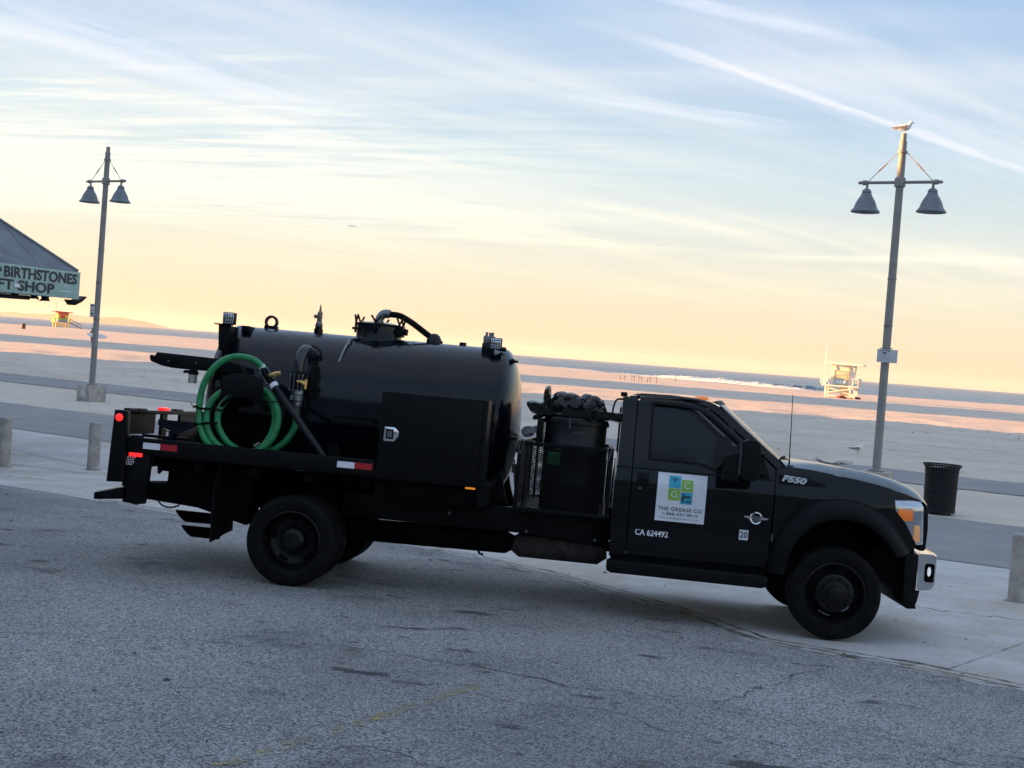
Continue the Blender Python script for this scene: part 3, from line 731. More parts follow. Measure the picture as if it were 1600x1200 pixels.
MB().box(-1.5, -1.08, -.98, -.93, 1.19, 1.215).build('hose_ledge', 'steel', TR)
MB().box(-1.30, -1.24, -.99, -.93, 1.078, 1.19).build('ledge_post', 'steel', TR)
# hose cradle: half pipe on a stem
mb = MB()
def cradle(u, v, dr=0):
    a = R(190+160*u); return (-1.165+(.175+dr)*math.cos(a), -1.06+.16*v, 1.43+(.13+dr)*math.sin(a)+.03*(u < 0))
mb.grid(lambda u, v: (-1.335+.34*u, -1.06+.16*v, 1.365-.105*math.sin(math.pi*min(1, u*.9+.1))**.9), 14, 2)
mb.grid(lambda u, v: (-1.335+.34*u, -1.06+.16*v, 1.353-.105*math.sin(math.pi*min(1, u*.9+.1))**.9), 14, 2)
mb.grid(lambda u, v: (-1.335+.34*u, -1.06, 1.353+.012*v-.105*math.sin(math.pi*min(1, u*.9+.1))**.9), 14, 1)
mb.grid(lambda u, v: (-1.335+.34*u, -1.062, 1.365-.10*v*math.sin(math.pi*(.15+.7*u))), 14, 3)
cr = mb.build('hose_cradle', 'tank', TR)
MB().box(-1.235, -1.185, -1.04, -.98, 1.078, 1.27).build('cradle_stem', 'tank', cr)
# step bumper
TREAD = P('skylit_tread_plate', (.62, .52, .38), .6, 0, .2, 8)  # cream colour stands in for the plate reflecting the sky
for y0, y1 in ((.62, 1.22), (-1.22, -.62)):
    bp = MB().prism([(-1.80, .605), (-1.54, .632), (-1.54, .735), (-1.80, .668)], y0, y1).build('rear_step', 'steel', TR, bevel=.006)
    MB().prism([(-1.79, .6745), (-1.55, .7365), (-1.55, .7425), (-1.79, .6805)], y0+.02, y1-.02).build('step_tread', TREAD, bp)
MB().box(-1.56, -1.50, -.62, .62, .62, .72).build('rear_beam', 'under', TR)
MB().prism([(-1.64, .585), (-1.50, .565), (-1.44, .60), (-1.44, .74), (-1.54, .74), (-1.55, .625), (-1.63, .615)], -.95, -.88).build('bumper_bracket', 'under', bp)
MB().prism([(-1.50, .60), (-1.36, .60), (-1.34, .75), (-1.53, .75)], -1.19, -1.10).build('bumper_bracket', 'steel', bp)
# ---- tank
TZ, TRd = 1.578, .694
prof = []
for k in range(13):
    a = math.pi/2*k/12; prof.append((TRd*math.sin(a), -.955-.20*math.cos(a)))
prof += [(TRd+.006, -.955), (TRd+.006, -.925), (TRd, -.922)]
for k in range(1, 12): prof.append((TRd, -.922+2.545*k/12))
prof += [(TRd, 1.622), (TRd+.006, 1.625), (TRd+.006, 1.660), (TRd, 1.663)]
for k in range(1, 13):
    a = math.pi/2*k/12; prof.append((TRd*math.cos(a), 1.663+.205*math.sin(a)))
tk = MB().lathe(prof, (0, 0, TZ), 'x', 96).build('tank', 'tank', TR, angle=25); tk.location.z = .048
for x in (-.10, .78):
    MB().lathe([(TRd-.002, x-.012), (TRd+.0025, x-.006), (TRd+.0025, x+.006), (TRd-.002, x+.012)], (0, 0, TZ), 'x', 96).build('weld_seam', 'tank', tk)
for x in (-.7, .2, 1.1):
    mb = MB(); poly = [(-.62, 1.075), (.62, 1.075), (.62, 1.28)]
    arc = [(TRd*1.0*math.sin(R(a)), TZ-TRd*math.cos(R(a))) for a in range(60, -61, -10)]
    mb.prism(poly+[(y, z-.002) for y, z in arc]+[(-.62, 1.28)], x-.05, x+.05, 'x'); mb.build('tank_saddle', 'steel', TR)
MB().prism([(.17, 1.475), (.58, 1.466), (.582, 1.425), (.175, 1.415)], -.76, -.66).build('step_ledge', 'steel', tk, bevel=.004)
def on_tank(x, y): return (x, y, TZ+math.sqrt(TRd**2-y*y))
# fittings on top of the tank
eye = MB(); eye.prism([(-.725, 2.262), (-.592, 2.262), (-.592, 2.29), (-.60, 2.30), (-.725, 2.30)], -.03, .03)
eye.lathe([(.042, -.022), (.066, -.022), (.066, .022), (.042, .022), (.042, -.022)], (-.662, 0, 2.335), 'y', 24); eye.build('lifting_eye', 'tank', tk)
rv = MB().lathe([(.0, 2.262), (.045, 2.262), (.045, 2.31), (.036, 2.313), (.036, 2.325), (.0, 2.33)], (-.19, 0, 0), 'z', 16).build('relief_valve', 'tank', tk)
MB().lathe([(.034, 2.326), (.041, 2.335), (.041, 2.345), (.030, 2.349), (.037, 2.36), (.030, 2.375), (0, 2.376)], (-.19, 0, 0), 'z', 12).build('valve_union', 'galv', rv)
MB().lathe([(.026, 2.376), (.026, 2.47), (.016, 2.48), (.010, 2.51), (.004, 2.55), (0, 2.552)], (-.19, 0, 0), 'z', 12).cyl((-.19, 0, 2.43), (-.245, 0, 2.43), .018, 8).build('valve_body', P('bronze', (.20, .17, .13), .45, .6, .3, 20), rv)
# manway with lid, clamps, elbow and vacuum line
mh = MB().lathe([(.26, 2.18), (.245, 2.20), (.228, 2.24), (.222, 2.262), (.222, 2.39), (.0, 2.39)], (.41, 0, 0), 'z', 40).build('manway', 'tank', tk)
MB().lathe([(.235, 2.380), (.238, 2.396), (.230, 2.405), (.12, 2.425), (.0, 2.435)], (.41, 0, 0), 'z', 40).build('manway_lid', 'tank', mh)
for k in range(6):
    a = 2*math.pi*(k+.5)/6; c = Vector((.41+.245*math.cos(a), .245*math.sin(a), 2.36))
    cl = MB().cyl(c-Vector((0, 0, .06)), c+Vector((0, 0, .075)), .011, 8); d = Vector((-math.sin(a), math.cos(a), 0))
    cl.cyl(c+Vector((0, 0, .05)), c+Vector((0, 0, .115))+d*.045, .010, 6).cyl(c+Vector((0, 0, .05)), c+Vector((0, 0, .115))-d*.045, .010, 6)
    cl.box(c.x-.03, c.x+.03, c.y-.03, c.y+.03, 2.33, 2.352); cl.build('lid_clamp', 'steel', mh)
MB().cyl((.63, -.06, 2.35), (.70, -.06, 2.345), .032, 14).box(.60, .66, -.12, .02, 2.30, 2.40).build('lid_hinge', 'steel', mh)
MB().tube(spline([(.40, 0, 2.42), (.402, 0, 2.46), (.43, 0, 2.505), (.47, 0, 2.515), (.50, 0, 2.512)], 5), .043, 16).build('vacuum_elbow', 'galv', mh)
MB().tube(spline([(.50, 0, 2.512), (.60, 0, 2.505), (.72, 0, 2.45), (.84, 0, 2.375), (.95, 0, 2.305), (1.03, 0, 2.265)], 6), .030, 14).build('vacuum_line', 'rubber', tk)
MB().lathe([(.075, 2.255), (.075, 2.30), (.055, 2.34), (.03, 2.36), (0, 2.365)], (.955, 0, 0), 'z', 20).build('line_boss', 'tank', tk)
MB().lathe([(.036, 2.255), (.036, 2.30), (0, 2.302)], (1.24, 0, 0), 'z', 14).build('stub_pipe', 'tank', tk)
MB().tube(spline([(.21, -.30, 2.20), (.205, -.33, 2.222), (.195, -.36, 2.20), (.18, -.45, 2.13), (.165, -.53, 2.04), (.158, -.56, 1.995), (.155, -.54, 1.985)], 5), .009, 8).build('grab_handle', 'galv', tk)
def worklamp(p, sz, parent, name='work_lamp'):
    x, y, z = p; o = MB().box(x-sz, x+sz, y-.03, y+.05, z-sz, z+sz).build(name, 'plastic', parent, bevel=.008)
    MB().box(x-sz*.86, x+sz*.86, y-.036, y-.031, z-sz*.86, z+sz*.86).build('lamp_lens', 'lampwhite', o, bevel=.004)
    gl = MB()
    for i in range(4):
        t = x-sz*.86+sz*1.72*(i+.5)/4; gl.box(t-.002, t+.002, y-.041, y-.0365, z-sz*.8, z+sz*.8)
    for i in range(3):
        t = z-sz*.86+sz*1.72*(i+.5)/3; gl.box(x-sz*.8, x+sz*.8, y-.0465, y-.042, t-.002, t+.002)
    gl.build('lamp_grid', 'plastic', o)
    return o
fp = MB().box(1.455, 1.575, -.31, -.19, 2.19, 2.30).build('lamp_pedestal', 'tank', tk, bevel=.01)
MB().box(1.462, 1.57, -.30, -.20, 2.302, 2.37).build('beacon_base', 'galv', fp, bevel=.008)
mb = MB()
for dx_, dy_ in ((1.49, -.27), (1.545, -.27), (1.52, -.22)): mb.cyl((dx_, dy_, 2.37), (dx_, dy_, 2.405), .014, 8)
mb.build('beacon_studs', 'galv', fp)
worklamp((1.59, -.33, 2.30), .055, tk)
MB().cyl((1.60, -.28, 2.26), (1.68, -.25, 2.255), .022, 10).build('lamp_arm', 'tank', tk)
MB().lathe([(0, 0), (.025, .0), (.025, .03), (.012, .04), (.012, .07), (0, .07)], (1.74, -.28, 2.15), 'x', 12).build('tank_knob', 'steel', tk)
# rear box on the tank, with lamp
rb = MB().prism([(-.99, 2.235), (-.87, 2.235), (-.87, 2.10), (-.90, 2.06), (-.93, 1.995), (-.97, 2.0)], -.66, -.40).build('rear_box', 'steel', tk, bevel=.006)
worklamp((-.885, -.68, 2.30), .056, rb); MB().box(-.86, -.78, -.35, -.1, 2.20, 2.262).build('rear_bracket', 'steel', tk, bevel=.006)
MB().box(-1.02, -.86, -.70, -.62, 2.236, 2.246).build('lamp_shelf', 'steel', rb)
# boom trough sticking out behind
bm_ = MB().prism([(-1.545, 1.925), (-1.535, 1.945), (-1.50, 1.93), (-1.477, 1.972), (-.92, 1.963), (-.69, 1.925), (-.64, 1.85), (-.895, 1.842), (-1.19, 1.838), (-1.33, 1.84), (-1.42, 1.852), (-1.53, 1.885)], -.86, -.72).build('boom_trough', 'steel', TR, bevel=.008)
lp = MB().lathe([(0, 1.715), (.038, 1.715), (.04, 1.725), (.04, 1.80), (.045, 1.815), (.03, 1.84), (0, 1.84)], (-1.14, -.80, 0), 'z', 16).build('boom_lamp', P('frosted_lamp', (.45, .40, .35), .25, 0, .3, 20), bm_)
MB().lathe([(.041, 1.795), (.047, 1.80), (.047, 1.83), (.041, 1.835)], (-1.14, -.80, 0), 'z', 16).cyl((-1.19, -.80, 1.82), (-1.225, -.82, 1.815), .014, 8).build('lamp_collar', 'plastic', bm_)
for x, z in ((-1.36, 1.90), (-1.10, 1.905)): MB().bolt((x, -.86, z), (0, -1, 0), .008, .006).build('boom_bolt', 'galv', bm_)
MB().prism([(-.95, 1.95), (-.62, 1.90), (-.58, 1.55), (-.86, 1.5)], -.70, -.60).build('boom_mount', 'steel', TR)
# hose hanger: arched front flange, shell behind, dark end disc of the side port
hc = (-.60, 1.42)
fl = MB()
def arch(r0, r1, a0, a1, y0, y1, n=20):
    mb = MB(); 
    for (ya) in (y0, y1): mb.grid(lambda u, v, ya=ya: (hc[0]+(r0+(r1-r0)*v)*math.cos(R(a1+(a0-a1)*u)), ya, hc[1]+(r0+(r1-r0)*v)*math.sin(R(a1+(a0-a1)*u))), n, 1)
    for r in (r0, r1): mb.grid(lambda u, v, r=r: (hc[0]+r*math.cos(R(a1+(a0-a1)*u)), y0+(y1-y0)*v, hc[1]+r*math.sin(R(a1+(a0-a1)*u))), n, 1)
    for a in (a0, a1): mb.grid(lambda u, v, a=a: (hc[0]+(r0+(r1-r0)*u)*math.cos(R(a)), y0+(y1-y0)*v, hc[1]+(r0+(r1-r0)*u)*math.sin(R(a))), 1, 1)
    return mb
pts = [(-.795, 1.605), (-.74, 1.635), (-.66, 1.65), (-.58, 1.652), (-.50, 1.645), (-.40, 1.612), (-.405, 1.72), (-.425, 1.80), (-.50, 1.838), (-.61, 1.848), (-.72, 1.832), (-.79, 1.80)]
hg = MB().prism(pts, -1.045, -1.030).build('hose_hanger', 'steel', TR, bevel=.003)
arch(.215, .23, 30, 150, -1.028, -.62).build('hanger_shell', 'steel', hg)
MB().lathe([(0, -.68), (.225, -.68), (.235, -.67), (.235, -.45)], (-.615, 0, 1.375), 'y', 40).build('side_port', 'under', tk)
# outlet elbow and knife valve
ov = MB().tube(spline([(-.10, -.52, 2.02), (-.105, -.66, 2.055), (-.12, -.74, 2.07), (-.135, -.80, 2.045), (-.145, -.83, 1.99), (-.15, -.84, 1.92), (-.15, -.84, 1.87)], 6), .048, 18).build('outlet_elbow', 'clearpipe', tk)
MB().lathe([(.075, -.02), (.09, -.02), (.09, .02), (.075, .02)], (-.10, -.55, 2.03), 'y', 24).build('elbow_flange', 'tank', tk)
vb = MB().box(-.215, -.075, -.91, -.79, 1.745, 1.872).build('knife_valve', 'plastic', TR, bevel=.012)
MB().lathe([(.058, 1.872), (.062, 1.88), (.062, 1.90), (.05, 1.915)], (-.15, -.84, 0), 'z', 16).build('valve_collar', 'plastic', vb)
bl = MB()
for x in (-.20, -.165, -.125, -.09): bl.cyl((x, -.918, 1.742), (x, -.918, 1.878), .005, 6).bolt((x, -.918, 1.875), (0, 0, 1), .010, .012).bolt((x, -.918, 1.745), (0, 0, -1), .010, .012)
bl.build('valve_studs', 'galv', vb)
hd = MB().tube(spline([(-.13, -.925, 1.815), (-.10, -.94, 1.818), (-.07, -.955, 1.81), (-.045, -.96, 1.80)], 4), [.014]*4+[.017]*4+[.02]*4+[.022], 8).cyl((-.046, -.96, 1.755), (-.044, -.96, 1.845), .015, 8); hd.build('valve_handle', 'brass', vb)
MB().lathe([(.045, 1.745), (.052, 1.735), (.052, 1.70), (.046, 1.695), (.054, 1.685), (.054, 1.645), (.046, 1.635), (.046, 1.60), (.038, 1.59), (.036, 1.53), (0, 1.53)], (-.135, -.85, 0), 'z', 18).box(-.19, -.17, -.9, -.8, 1.645, 1.69).build('valve_coupling', 'galv', vb)
MB().box(-.055, -.02, -.80, -.62, 1.62, 1.97).build('valve_bracket', 'steel', tk, bevel=.004)
MB().lathe([(0, 0), (.02, 0), (.02, .06), (0, .06)], (.01, -.72, 1.72), 'y', 10).build('bracket_peg', 'steel', tk)
# ---- tool box on the near side of the deck
tb = MB().box(.705, 1.652, -1.205, -.72, 1.03, 1.80).build('tool_box', 'steel', TR, bevel=.006)
MB().box(.722, 1.605, -1.213, -1.2055, 1.045, 1.786).build('box_door', 'steel', tb, bevel=.003)
MB().box(1.612, 1.648, -1.216, -1.2055, 1.04, 1.795).build('box_hinge', 'steel', tb, bevel=.004)
MB().box(.735, 1.60, -1.2165, -1.2135, 1.238, 1.244).build('door_fold', 'steel', tb)
lt = MB().prism([(.752, 1.365), (.752, 1.490), (.845, 1.490), (.882, 1.455), (.882, 1.415), (.845, 1.365)], -1.219, -1.2135).build('paddle_latch', 'chrome', tb, bevel=.002)
MB().box(.770, .838, -1.2235, -1.2195, 1.385, 1.472).build('latch_recess', 'plastic', lt)
MB().prism([(.782, 1.40), (.825, 1.40), (.825, 1.455), (.782, 1.455)], -1.230, -1.224).cyl((.804, -1.231, 1.425), (.804, -1.236, 1.425), .009, 10).build('latch_paddle', 'galv', lt)
MB().lathe([(0, 0), (.012, 0), (.012, .008), (0, .008)], (.858, -1.228, 1.435), 'y', 12).build('latch_lock', 'chrome', lt)
MB().box(1.512, 1.598, -1.222, -1.207, 1.012, 1.028).build('side_marker', 'amberlamp', tb)
MB().prism([(1.62, .86), (1.70, .86), (1.70, 1.03), (1.60, 1.03)], -1.15, -.55).build('box_support', 'steel', TR)
MB().prism([(.70, .86), (1.60, .86), (1.62, 1.028), (.70, 1.028)], -1.12, -.55).build('box_floor', 'under', TR)
# front tank legs
for y in (-.42, .42): MB().prism([(1.62, .862), (1.84, .862), (1.80, .98), (1.77, 1.12), (1.74, 1.20), (1.60, 1.20)], y-.03, y+.03).build('tank_leg', 'steel', TR)
MB().prism([(1.55, 1.06), (1.86, 1.34), (1.86, 1.50), (1.80, 1.50), (1.55, 1.2)], .1, .5).build('tank_boss', 'tank', TR)
MB().tube(spline([(1.90, -.95, 1.30), (1.91, -.95, 1.20), (1.93, -.95, 1.05)], 4), .008, 6).box(1.885, 1.935, -.97, -.93, 1.18, 1.26).build('battery_cable', 'rust', TR)
# ---- cage between tank and cab
T_ = .036
cage = MB().box(1.93, 2.78, -.98, .96, .862, .868).build('cage', 'steel', TR)
for (x, w) in ((1.945, T_), (2.012, .024), (2.762, T_), (2.715, .02)):
    for y in (-1.0, .98): MB().box(x-w/2, x+w/2, y-T_/2, y+T_/2, .85 if w > .03 else .888, 1.474 if w > .03 else 1.436).build('cage_post', 'steel', cage, bevel=.003)
for y in (-1.0, .98):
    for z in (.85, 1.438): MB().box(1.964, 2.743, y-T_/2, y+T_/2, z, z+.036).build('cage_rail', 'steel', cage, bevel=.003)
for x in (1.945, 2.762):
    for z in (.85, 1.438): MB().box(x-T_/2, x+T_/2, -.981, .961, z, z+.036).build('cage_rail', 'steel', cage, bevel=.003)
def expmesh(u0, u1, z0, z1, put, cu=.05, cz=.022, th=.0035):
    mb = MB(); k = cz/cu*1.0
    for sg in (1, -1):
        c = -((z1-z0)/k)
        lo, hi = u0-(z1-z0)/k, u1+(z1-z0)/k; c = lo
        while c < hi:
            # line z = z0 + sg*k*(u-c) clipped to the rectangle
            ua, ub = (c, c+(z1-z0)/k) if sg > 0 else (c-(z1-z0)/k, c)
            a, b = max(ua, u0), min(ub, u1)
            if b-a > .01:
                za, zb = z0+sg*k*(a-c), z0+sg*k*(b-c)
                vs = []
                for (uu, zz) in ((a, za), (b, zb)):
                    for (d1, d2) in ((-th, -.002), (th, -.002), (th, .002), (-th, .002)): vs.append(put(uu, d2, zz+d1))
                mb.add(vs, [(0, 1, 5, 4), (1, 2, 6, 5), (2, 3, 7, 6), (3, 0, 4, 7), (0, 3, 2, 1), (4, 5, 6, 7)])
            c += cu
    return mb
for (a, b, put) in ((2.024, 2.705, lambda u, d, z: (u, -1.0+d, z)), (1.965, 2.74, lambda u, d, z: (u, .98+d, z))):
    o = expmesh(a, b, .888, 1.436, put).build('cage_mesh', 'steel', cage, smooth=False, merge=False, recalc=False); o['kind'] = 'stuff'
for x in (1.945, 2.762):
    o = expmesh(-.98, .96, .888, 1.436, lambda u, d, z, x=x: (x+d, u, z), .07, .03).build('cage_mesh', 'steel', cage, smooth=False, merge=False, recalc=False); o['kind'] = 'stuff'
def carabiner(x, z):
    MB().tube(spline([(x, -1.03, z+.06), (x+.022, -1.03, z+.05), (x+.016, -1.03, z), (x, -1.03, z-.065), (x-.016, -1.03, z-.05), (x-.012, -1.03, z+.02), (x, -1.03, z+.06)], 4), .0045, 6).build('cage_clip', 'galv', cage)
carabiner(1.955, 1.43); carabiner(2.735, 1.43)

# ---- cab body: curved sheet panels cut from side outlines
HW = [(.40, .945), (.52, .965), (.70, .988), (.80, .998), (.84, 1.000), (.95, 1.004), (1.08, 1.012), (1.18, 1.018), (1.22, 1.016), (1.27, 1.002), (1.33, .995), (1.345, .993), (1.40, .982), (1.55, .945), (1.70, .900), (1.85, .850), (1.93, .818), (1.97, .79), (2.0, .74)]
def hw(x, z):
    w = lerp_tab(HW, z)
    w = (lerp_tab(HW, z-.02)+w*2+lerp_tab(HW, z+.02))/4
    if x > 4.9: w -= .085*((x-4.9)/.65)**2
    return w
def panel(outline, holes=(), yf=hw, th=.03, sd=-1, dz=.035, dx=.16, off=0):
    loops = [[Vector((x, 0, z)) for x, z in outline]]+[[Vector((x, 0, z)) for x, z in h] for h in holes]
    flat = [v for l in loops for v in l]
    bm = bmesh.new(); vv = [bm.verts.new(v) for v in flat]
    for t in tessellate_polygon(loops):
        try: bm.faces.new([vv[i] for i in t])
        except ValueError: pass
    xs = [v.x for v in flat]; zs = [v.z for v in flat]
    z = min(zs)+dz
    while z < max(zs):
        bmesh.ops.bisect_plane(bm, geom=bm.verts[:]+bm.edges[:]+bm.faces[:], plane_co=(0, 0, z), plane_no=(0, 0, 1)); z += dz
    x = min(xs)+dx
    while x < max(xs):
        bmesh.ops.bisect_plane(bm, geom=bm.verts[:]+bm.edges[:]+bm.faces[:], plane_co=(x, 0, 0), plane_no=(1, 0, 0)); x += dx
    bmesh.ops.remove_doubles(bm, verts=bm.verts, dist=1e-4)
    bm.verts.index_update(); n = len(bm.verts); mb = MB()
    o = [(v.co.x, sd*(yf(v.co.x, v.co.z)+off), v.co.z) for v in bm.verts]; i_ = [(v.co.x, sd*(yf(v.co.x, v.co.z)+off-th), v.co.z) for v in bm.verts]
    fs = []
    for f in bm.faces:
        idx = [v.index for v in f.verts]; fs.append(tuple(idx)); fs.append(tuple(n+i for i in reversed(idx)))
    for e in bm.edges:
        if len(e.link_faces) == 1: a, b = e.verts[0].index, e.verts[1].index; fs.append((a, b, b+n, a+n))
    bm.free(); mb.add(o+i_, fs); return mb
WIN = [(3.095, 1.416), (3.092, 1.905), (3.12, 1.918), (3.30, 1.918), (3.44, 1.906), (3.54, 1.878), (3.62, 1.835), (3.72, 1.755), (3.90, 1.615), (4.05, 1.498), (4.055, 1.345), (3.93, 1.325), (3.80, 1.327), (3.735, 1.342), (3.66, 1.378), (3.585, 1.402), (3.50, 1.413), (3.39, 1.416)]
def shrink(poly, k):
    cx = sum(p[0] for p in poly)/len(poly); cz = sum(p[1] for p in poly)/len(poly); n = len(poly); out = []
    for i in range(n):
        a, b, c = Vector(poly[i-1]), Vector(poly[i]), Vector(poly[(i+1) % n])
        n1 = (b-a).normalized(); n2 = (c-b).normalized(); m1 = Vector((n1.y, -n1.x)); m2 = Vector((n2.y, -n2.x)); m = (m1+m2)
        m = m/max(.3, m.length_squared)*2
        out.append((b.x+m.x*k, b.y+m.y*k))
    return out
DOOR = [(2.965, .560), (2.960, 1.33), (2.958, 1.62), (2.962, 1.92), (2.99, 1.955), (3.05, 1.962), (3.30, 1.960), (3.46, 1.945), (3.57, 1.912), (3.66, 1.858), (3.76, 1.778), (3.94, 1.638), (4.12, 1.497), (4.205, 1.425), (4.208, 1.33), (4.205, .62), (4.19, .56)]
QUARTER = [(2.815, .53), (2.805, .9), (2.808, 1.18), (2.822, 1.35), (2.826, 1.70), (2.834, 1.88), (2.855, 1.94), (2.89, 1.965), (2.975, 1.972), (2.952, 1.92), (2.948, 1.62), (2.950, 1.33), (2.955, .54)]
# strip over the door: roof rail and A pillar
RAIL = [(2.985, 1.969), (3.30, 1.974), (3.47, 1.958), (3.585, 1.922), (3.675, 1.868), (3.775, 1.788), (3.955, 1.648), (4.135, 1.507), (4.218, 1.435), (4.265, 1.455), (4.232, 1.512), (4.10, 1.615), (3.94, 1.742), (3.79, 1.86), (3.66, 1.945), (3.60, 1.972), (3.48, 1.993), (3.25, 2.003), (2.99, 1.996), (2.90, 1.978)]
FENDER = [(4.220, .56), (4.216, 1.33), (4.216, 1.425), (4.27, 1.452), (4.343, 1.456), (4.51, 1.447), (4.72, 1.424), (4.928, 1.397), (5.10, 1.370), (5.255, 1.338), (5.40, 1.302), (5.49, 1.274), (5.49, 1.270), (5.40, 1.270), (5.255, 1.262), (5.268, 1.166), (5.37, 1.060), (5.478, .885), (5.46, .82), (5.33, .815), (5.27, .90), (5.168, .985), (5.06, 1.03), (4.93, 1.055), (4.80, 1.055), (4.68, 1.03), (4.56, .975), (4.46, .88), (4.393, .77), (4.355, .66), (4.335, .56)]
FLARE_O = [(4.185, .525), (4.205, .66), (4.25, .83), (4.32, .97), (4.41, 1.08), (4.52, 1.16), (4.66, 1.21), (4.80, 1.225), (4.94, 1.215), (5.08, 1.17), (5.21, 1.09), (5.31, .985), (5.39, .88), (5.435, .82)]
FLARE_I = [(4.345, .525), (4.365, .66), (4.40, .78), (4.46, .875), (4.54, .955), (4.63, 1.01), (4.72, 1.04), (4.81, 1.05), (4.90, 1.045), (5.0, 1.02), (5.09, .975), (5.18, .90), (5.25, .82), (5.29, .76)]
for sd in (-1, 1):
    panel(QUARTER, sd=sd).build('cab_corner', 'paint', TR, angle=30)
    door = panel(DOOR, [WIN], sd=sd).build('door', 'paint', TR, angle=30)
    panel(WIN, sd=sd, th=.006, off=-.020).build('door_glass', 'tint', door, angle=30)
    ws = panel(shrink(WIN, -.012), [shrink(WIN, .012)], sd=sd, th=.014, off=.003).build('window_seal', 'plastic', door, angle=30)
    panel(RAIL, sd=sd, th=.05, off=.0).build('roof_rail', 'paint', TR, angle=30)
    panel(FENDER, sd=sd, off=0).build('front_fender', 'paint', TR, angle=30)
    # belt moulding and body-side strip
    y0 = lambda x, z: hw(x, z)
    panel([(2.812, 1.322), (4.20, 1.322), (4.20, 1.334), (2.812, 1.334)], sd=sd, th=.008, off=.002).build('belt_line', 'plastic', TR)
    panel([(2.818, .845), (2.952, .845), (2.952, .898), (2.818, .898)], sd=sd, th=.01, off=.010, dz=.06).build('side_strip', 'plastic', TR)
    panel([(2.972, .845), (4.198, .812), (4.198, .862), (2.972, .898)], sd=sd, th=.01, off=.010, dz=.06).build('side_strip', 'plastic', door)
    # handle: recess, bezel and bar
    h1 = panel([(3.0, 1.185), (3.112, 1.185), (3.108, 1.288), (3.004, 1.290)], sd=sd, th=.008, off=.006).build('handle_bezel', 'plastic', door, bevel=.003)
    panel([(3.012, 1.228), (3.10, 1.228), (3.10, 1.262), (3.012, 1.262)], sd=sd, th=.014, off=.030).build('door_handle', 'plastic', door, bevel=.005)
    MB().cyl((3.035, sd*1.005, 1.155), (3.035, sd*1.024, 1.155), .010, 10).build('door_lock', 'galv', door)
    # wheel-arch flare (matt plastic), a rounded lip
    mb = MB(); n = len(FLARE_O); so = spline([(a, b, 0) for a, b in FLARE_O], 4); si = spline([(a, b, 0) for a, b in FLARE_I], 4)
    def ff(u, v):
        k = round(u*(len(so)-1)); a, b = so[k], si[k]; p = a+(b-a)*min(1, v*1.25)
        bul = .11*math.sin(min(1, v*1.25)*math.pi*.62)**.7
        y = hw(p.x, p.y)+.004+bul*(1 if v <= .8 else 1-(v-.8)*4.2)
        return (p.x, sd*y, p.y)
    mb.grid(ff, len(so)-1, 16).build('fender_flare', 'plastic', TR, angle=60)
    # headlamp: reflector box, amber corner, bulb, clear lens
    HL = [(5.262, 1.258), (5.40, 1.268), (5.485, 1.268), (5.515, 1.215), (5.540, .890), (5.488, .885), (5.425, .985), (5.372, 1.063), (5.272, 1.165)]
    hl = panel(shrink(HL, -.004), sd=sd, th=.06, off=-.020).build('headlamp', 'lampwhite', TR, bevel=.004)
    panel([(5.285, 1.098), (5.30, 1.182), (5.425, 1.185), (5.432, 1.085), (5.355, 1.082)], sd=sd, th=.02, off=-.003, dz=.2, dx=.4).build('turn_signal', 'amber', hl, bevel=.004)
    MB().lathe([(0, 0), (.038, .0), (.055, .03), (.06, .035)], (5.455, sd*.915, 1.19), 'y', 16).build('bulb_bowl', 'chrome', hl)
    panel([(5.452, .93), (5.455, 1.05), (5.50, 1.05), (5.515, .91), (5.485, .90)], sd=sd, th=.02, off=-.006, dz=.2).build('side_lamp', P('warm_lamp', (.75, .42, .22), .2, .2, .1, emit=(1, .5, .2), es=.05), hl, bevel=.004)
    panel(HL, sd=sd, th=.004, off=.002).build('lamp_lens', 'lens', hl, angle=30)
    # running board
    rb_ = MB().prism([(2.80, .415), (2.84, .395), (4.16, .388), (4.20, .41), (4.205, .485), (4.17, .497), (2.86, .505), (2.80, .49)], *sorted((sd*1.10, sd*.86))).build('running_board', 'plastic', TR, bevel=.02, seg=3)
    for x in (3.1, 3.9): MB().box(x-.03, x+.03, *sorted((sd*.45, sd*.9)), .46, .50).build('board_bracket', 'under', rb_)
    MB().box(2.83, 4.20, *sorted((sd*.955, sd*.80)), .485, .557).build('rocker', 'under', TR)
    # mirror
    mr = MB()
    mir = MB().prism([(3.865, 1.345), (3.86, 1.60), (3.875, 1.65), (3.91, 1.668), (3.985, 1.664), (4.012, 1.64), (4.022, 1.58), (4.030, 1.40), (4.02, 1.345), (3.98, 1.318), (3.90, 1.315)], *sorted((sd*1.36, sd*1.13))).build('mirror', 'plastic', TR, bevel=.03, seg=4)
    MB().prism([(3.842, 1.36), (3.846, 1.63), (3.860, 1.64), (3.860, 1.35)], *sorted((sd*1.35, sd*1.14))).build('mirror_glass', P('mirror_silver', (.12, .14, .16), .03, 1, .02), mir)
    MB().tube([(3.95, sd*1.14, 1.56), (4.06, sd*1.06, 1.555), (4.08, sd*.96, 1.545)], .022, 10).build('mirror_arm', 'plastic', mir)
    MB().tube([(3.95, sd*1.14, 1.39), (4.06, sd*1.06, 1.38), (4.10, sd*.97, 1.37)], .026, 10).build('mirror_arm', 'plastic', mir)
    panel([(4.062, 1.345), (4.062, 1.50), (4.085, 1.525), (4.10, 1.50), (4.165, 1.34)], sd=sd, th=.02, off=.018).build('mirror_sail', 'plastic', door, bevel=.004)
# mirror lower near-side spot housing seen dark behind the head
MB().prism([(3.72, 1.31), (3.715, 1.47), (3.74, 1.52), (3.80, 1.55), (3.86, 1.56), (3.86, 1.30), (3.76, 1.285)], -1.33, -1.16).build('mirror_visor', 'plastic', TR, bevel=.02, seg=3)
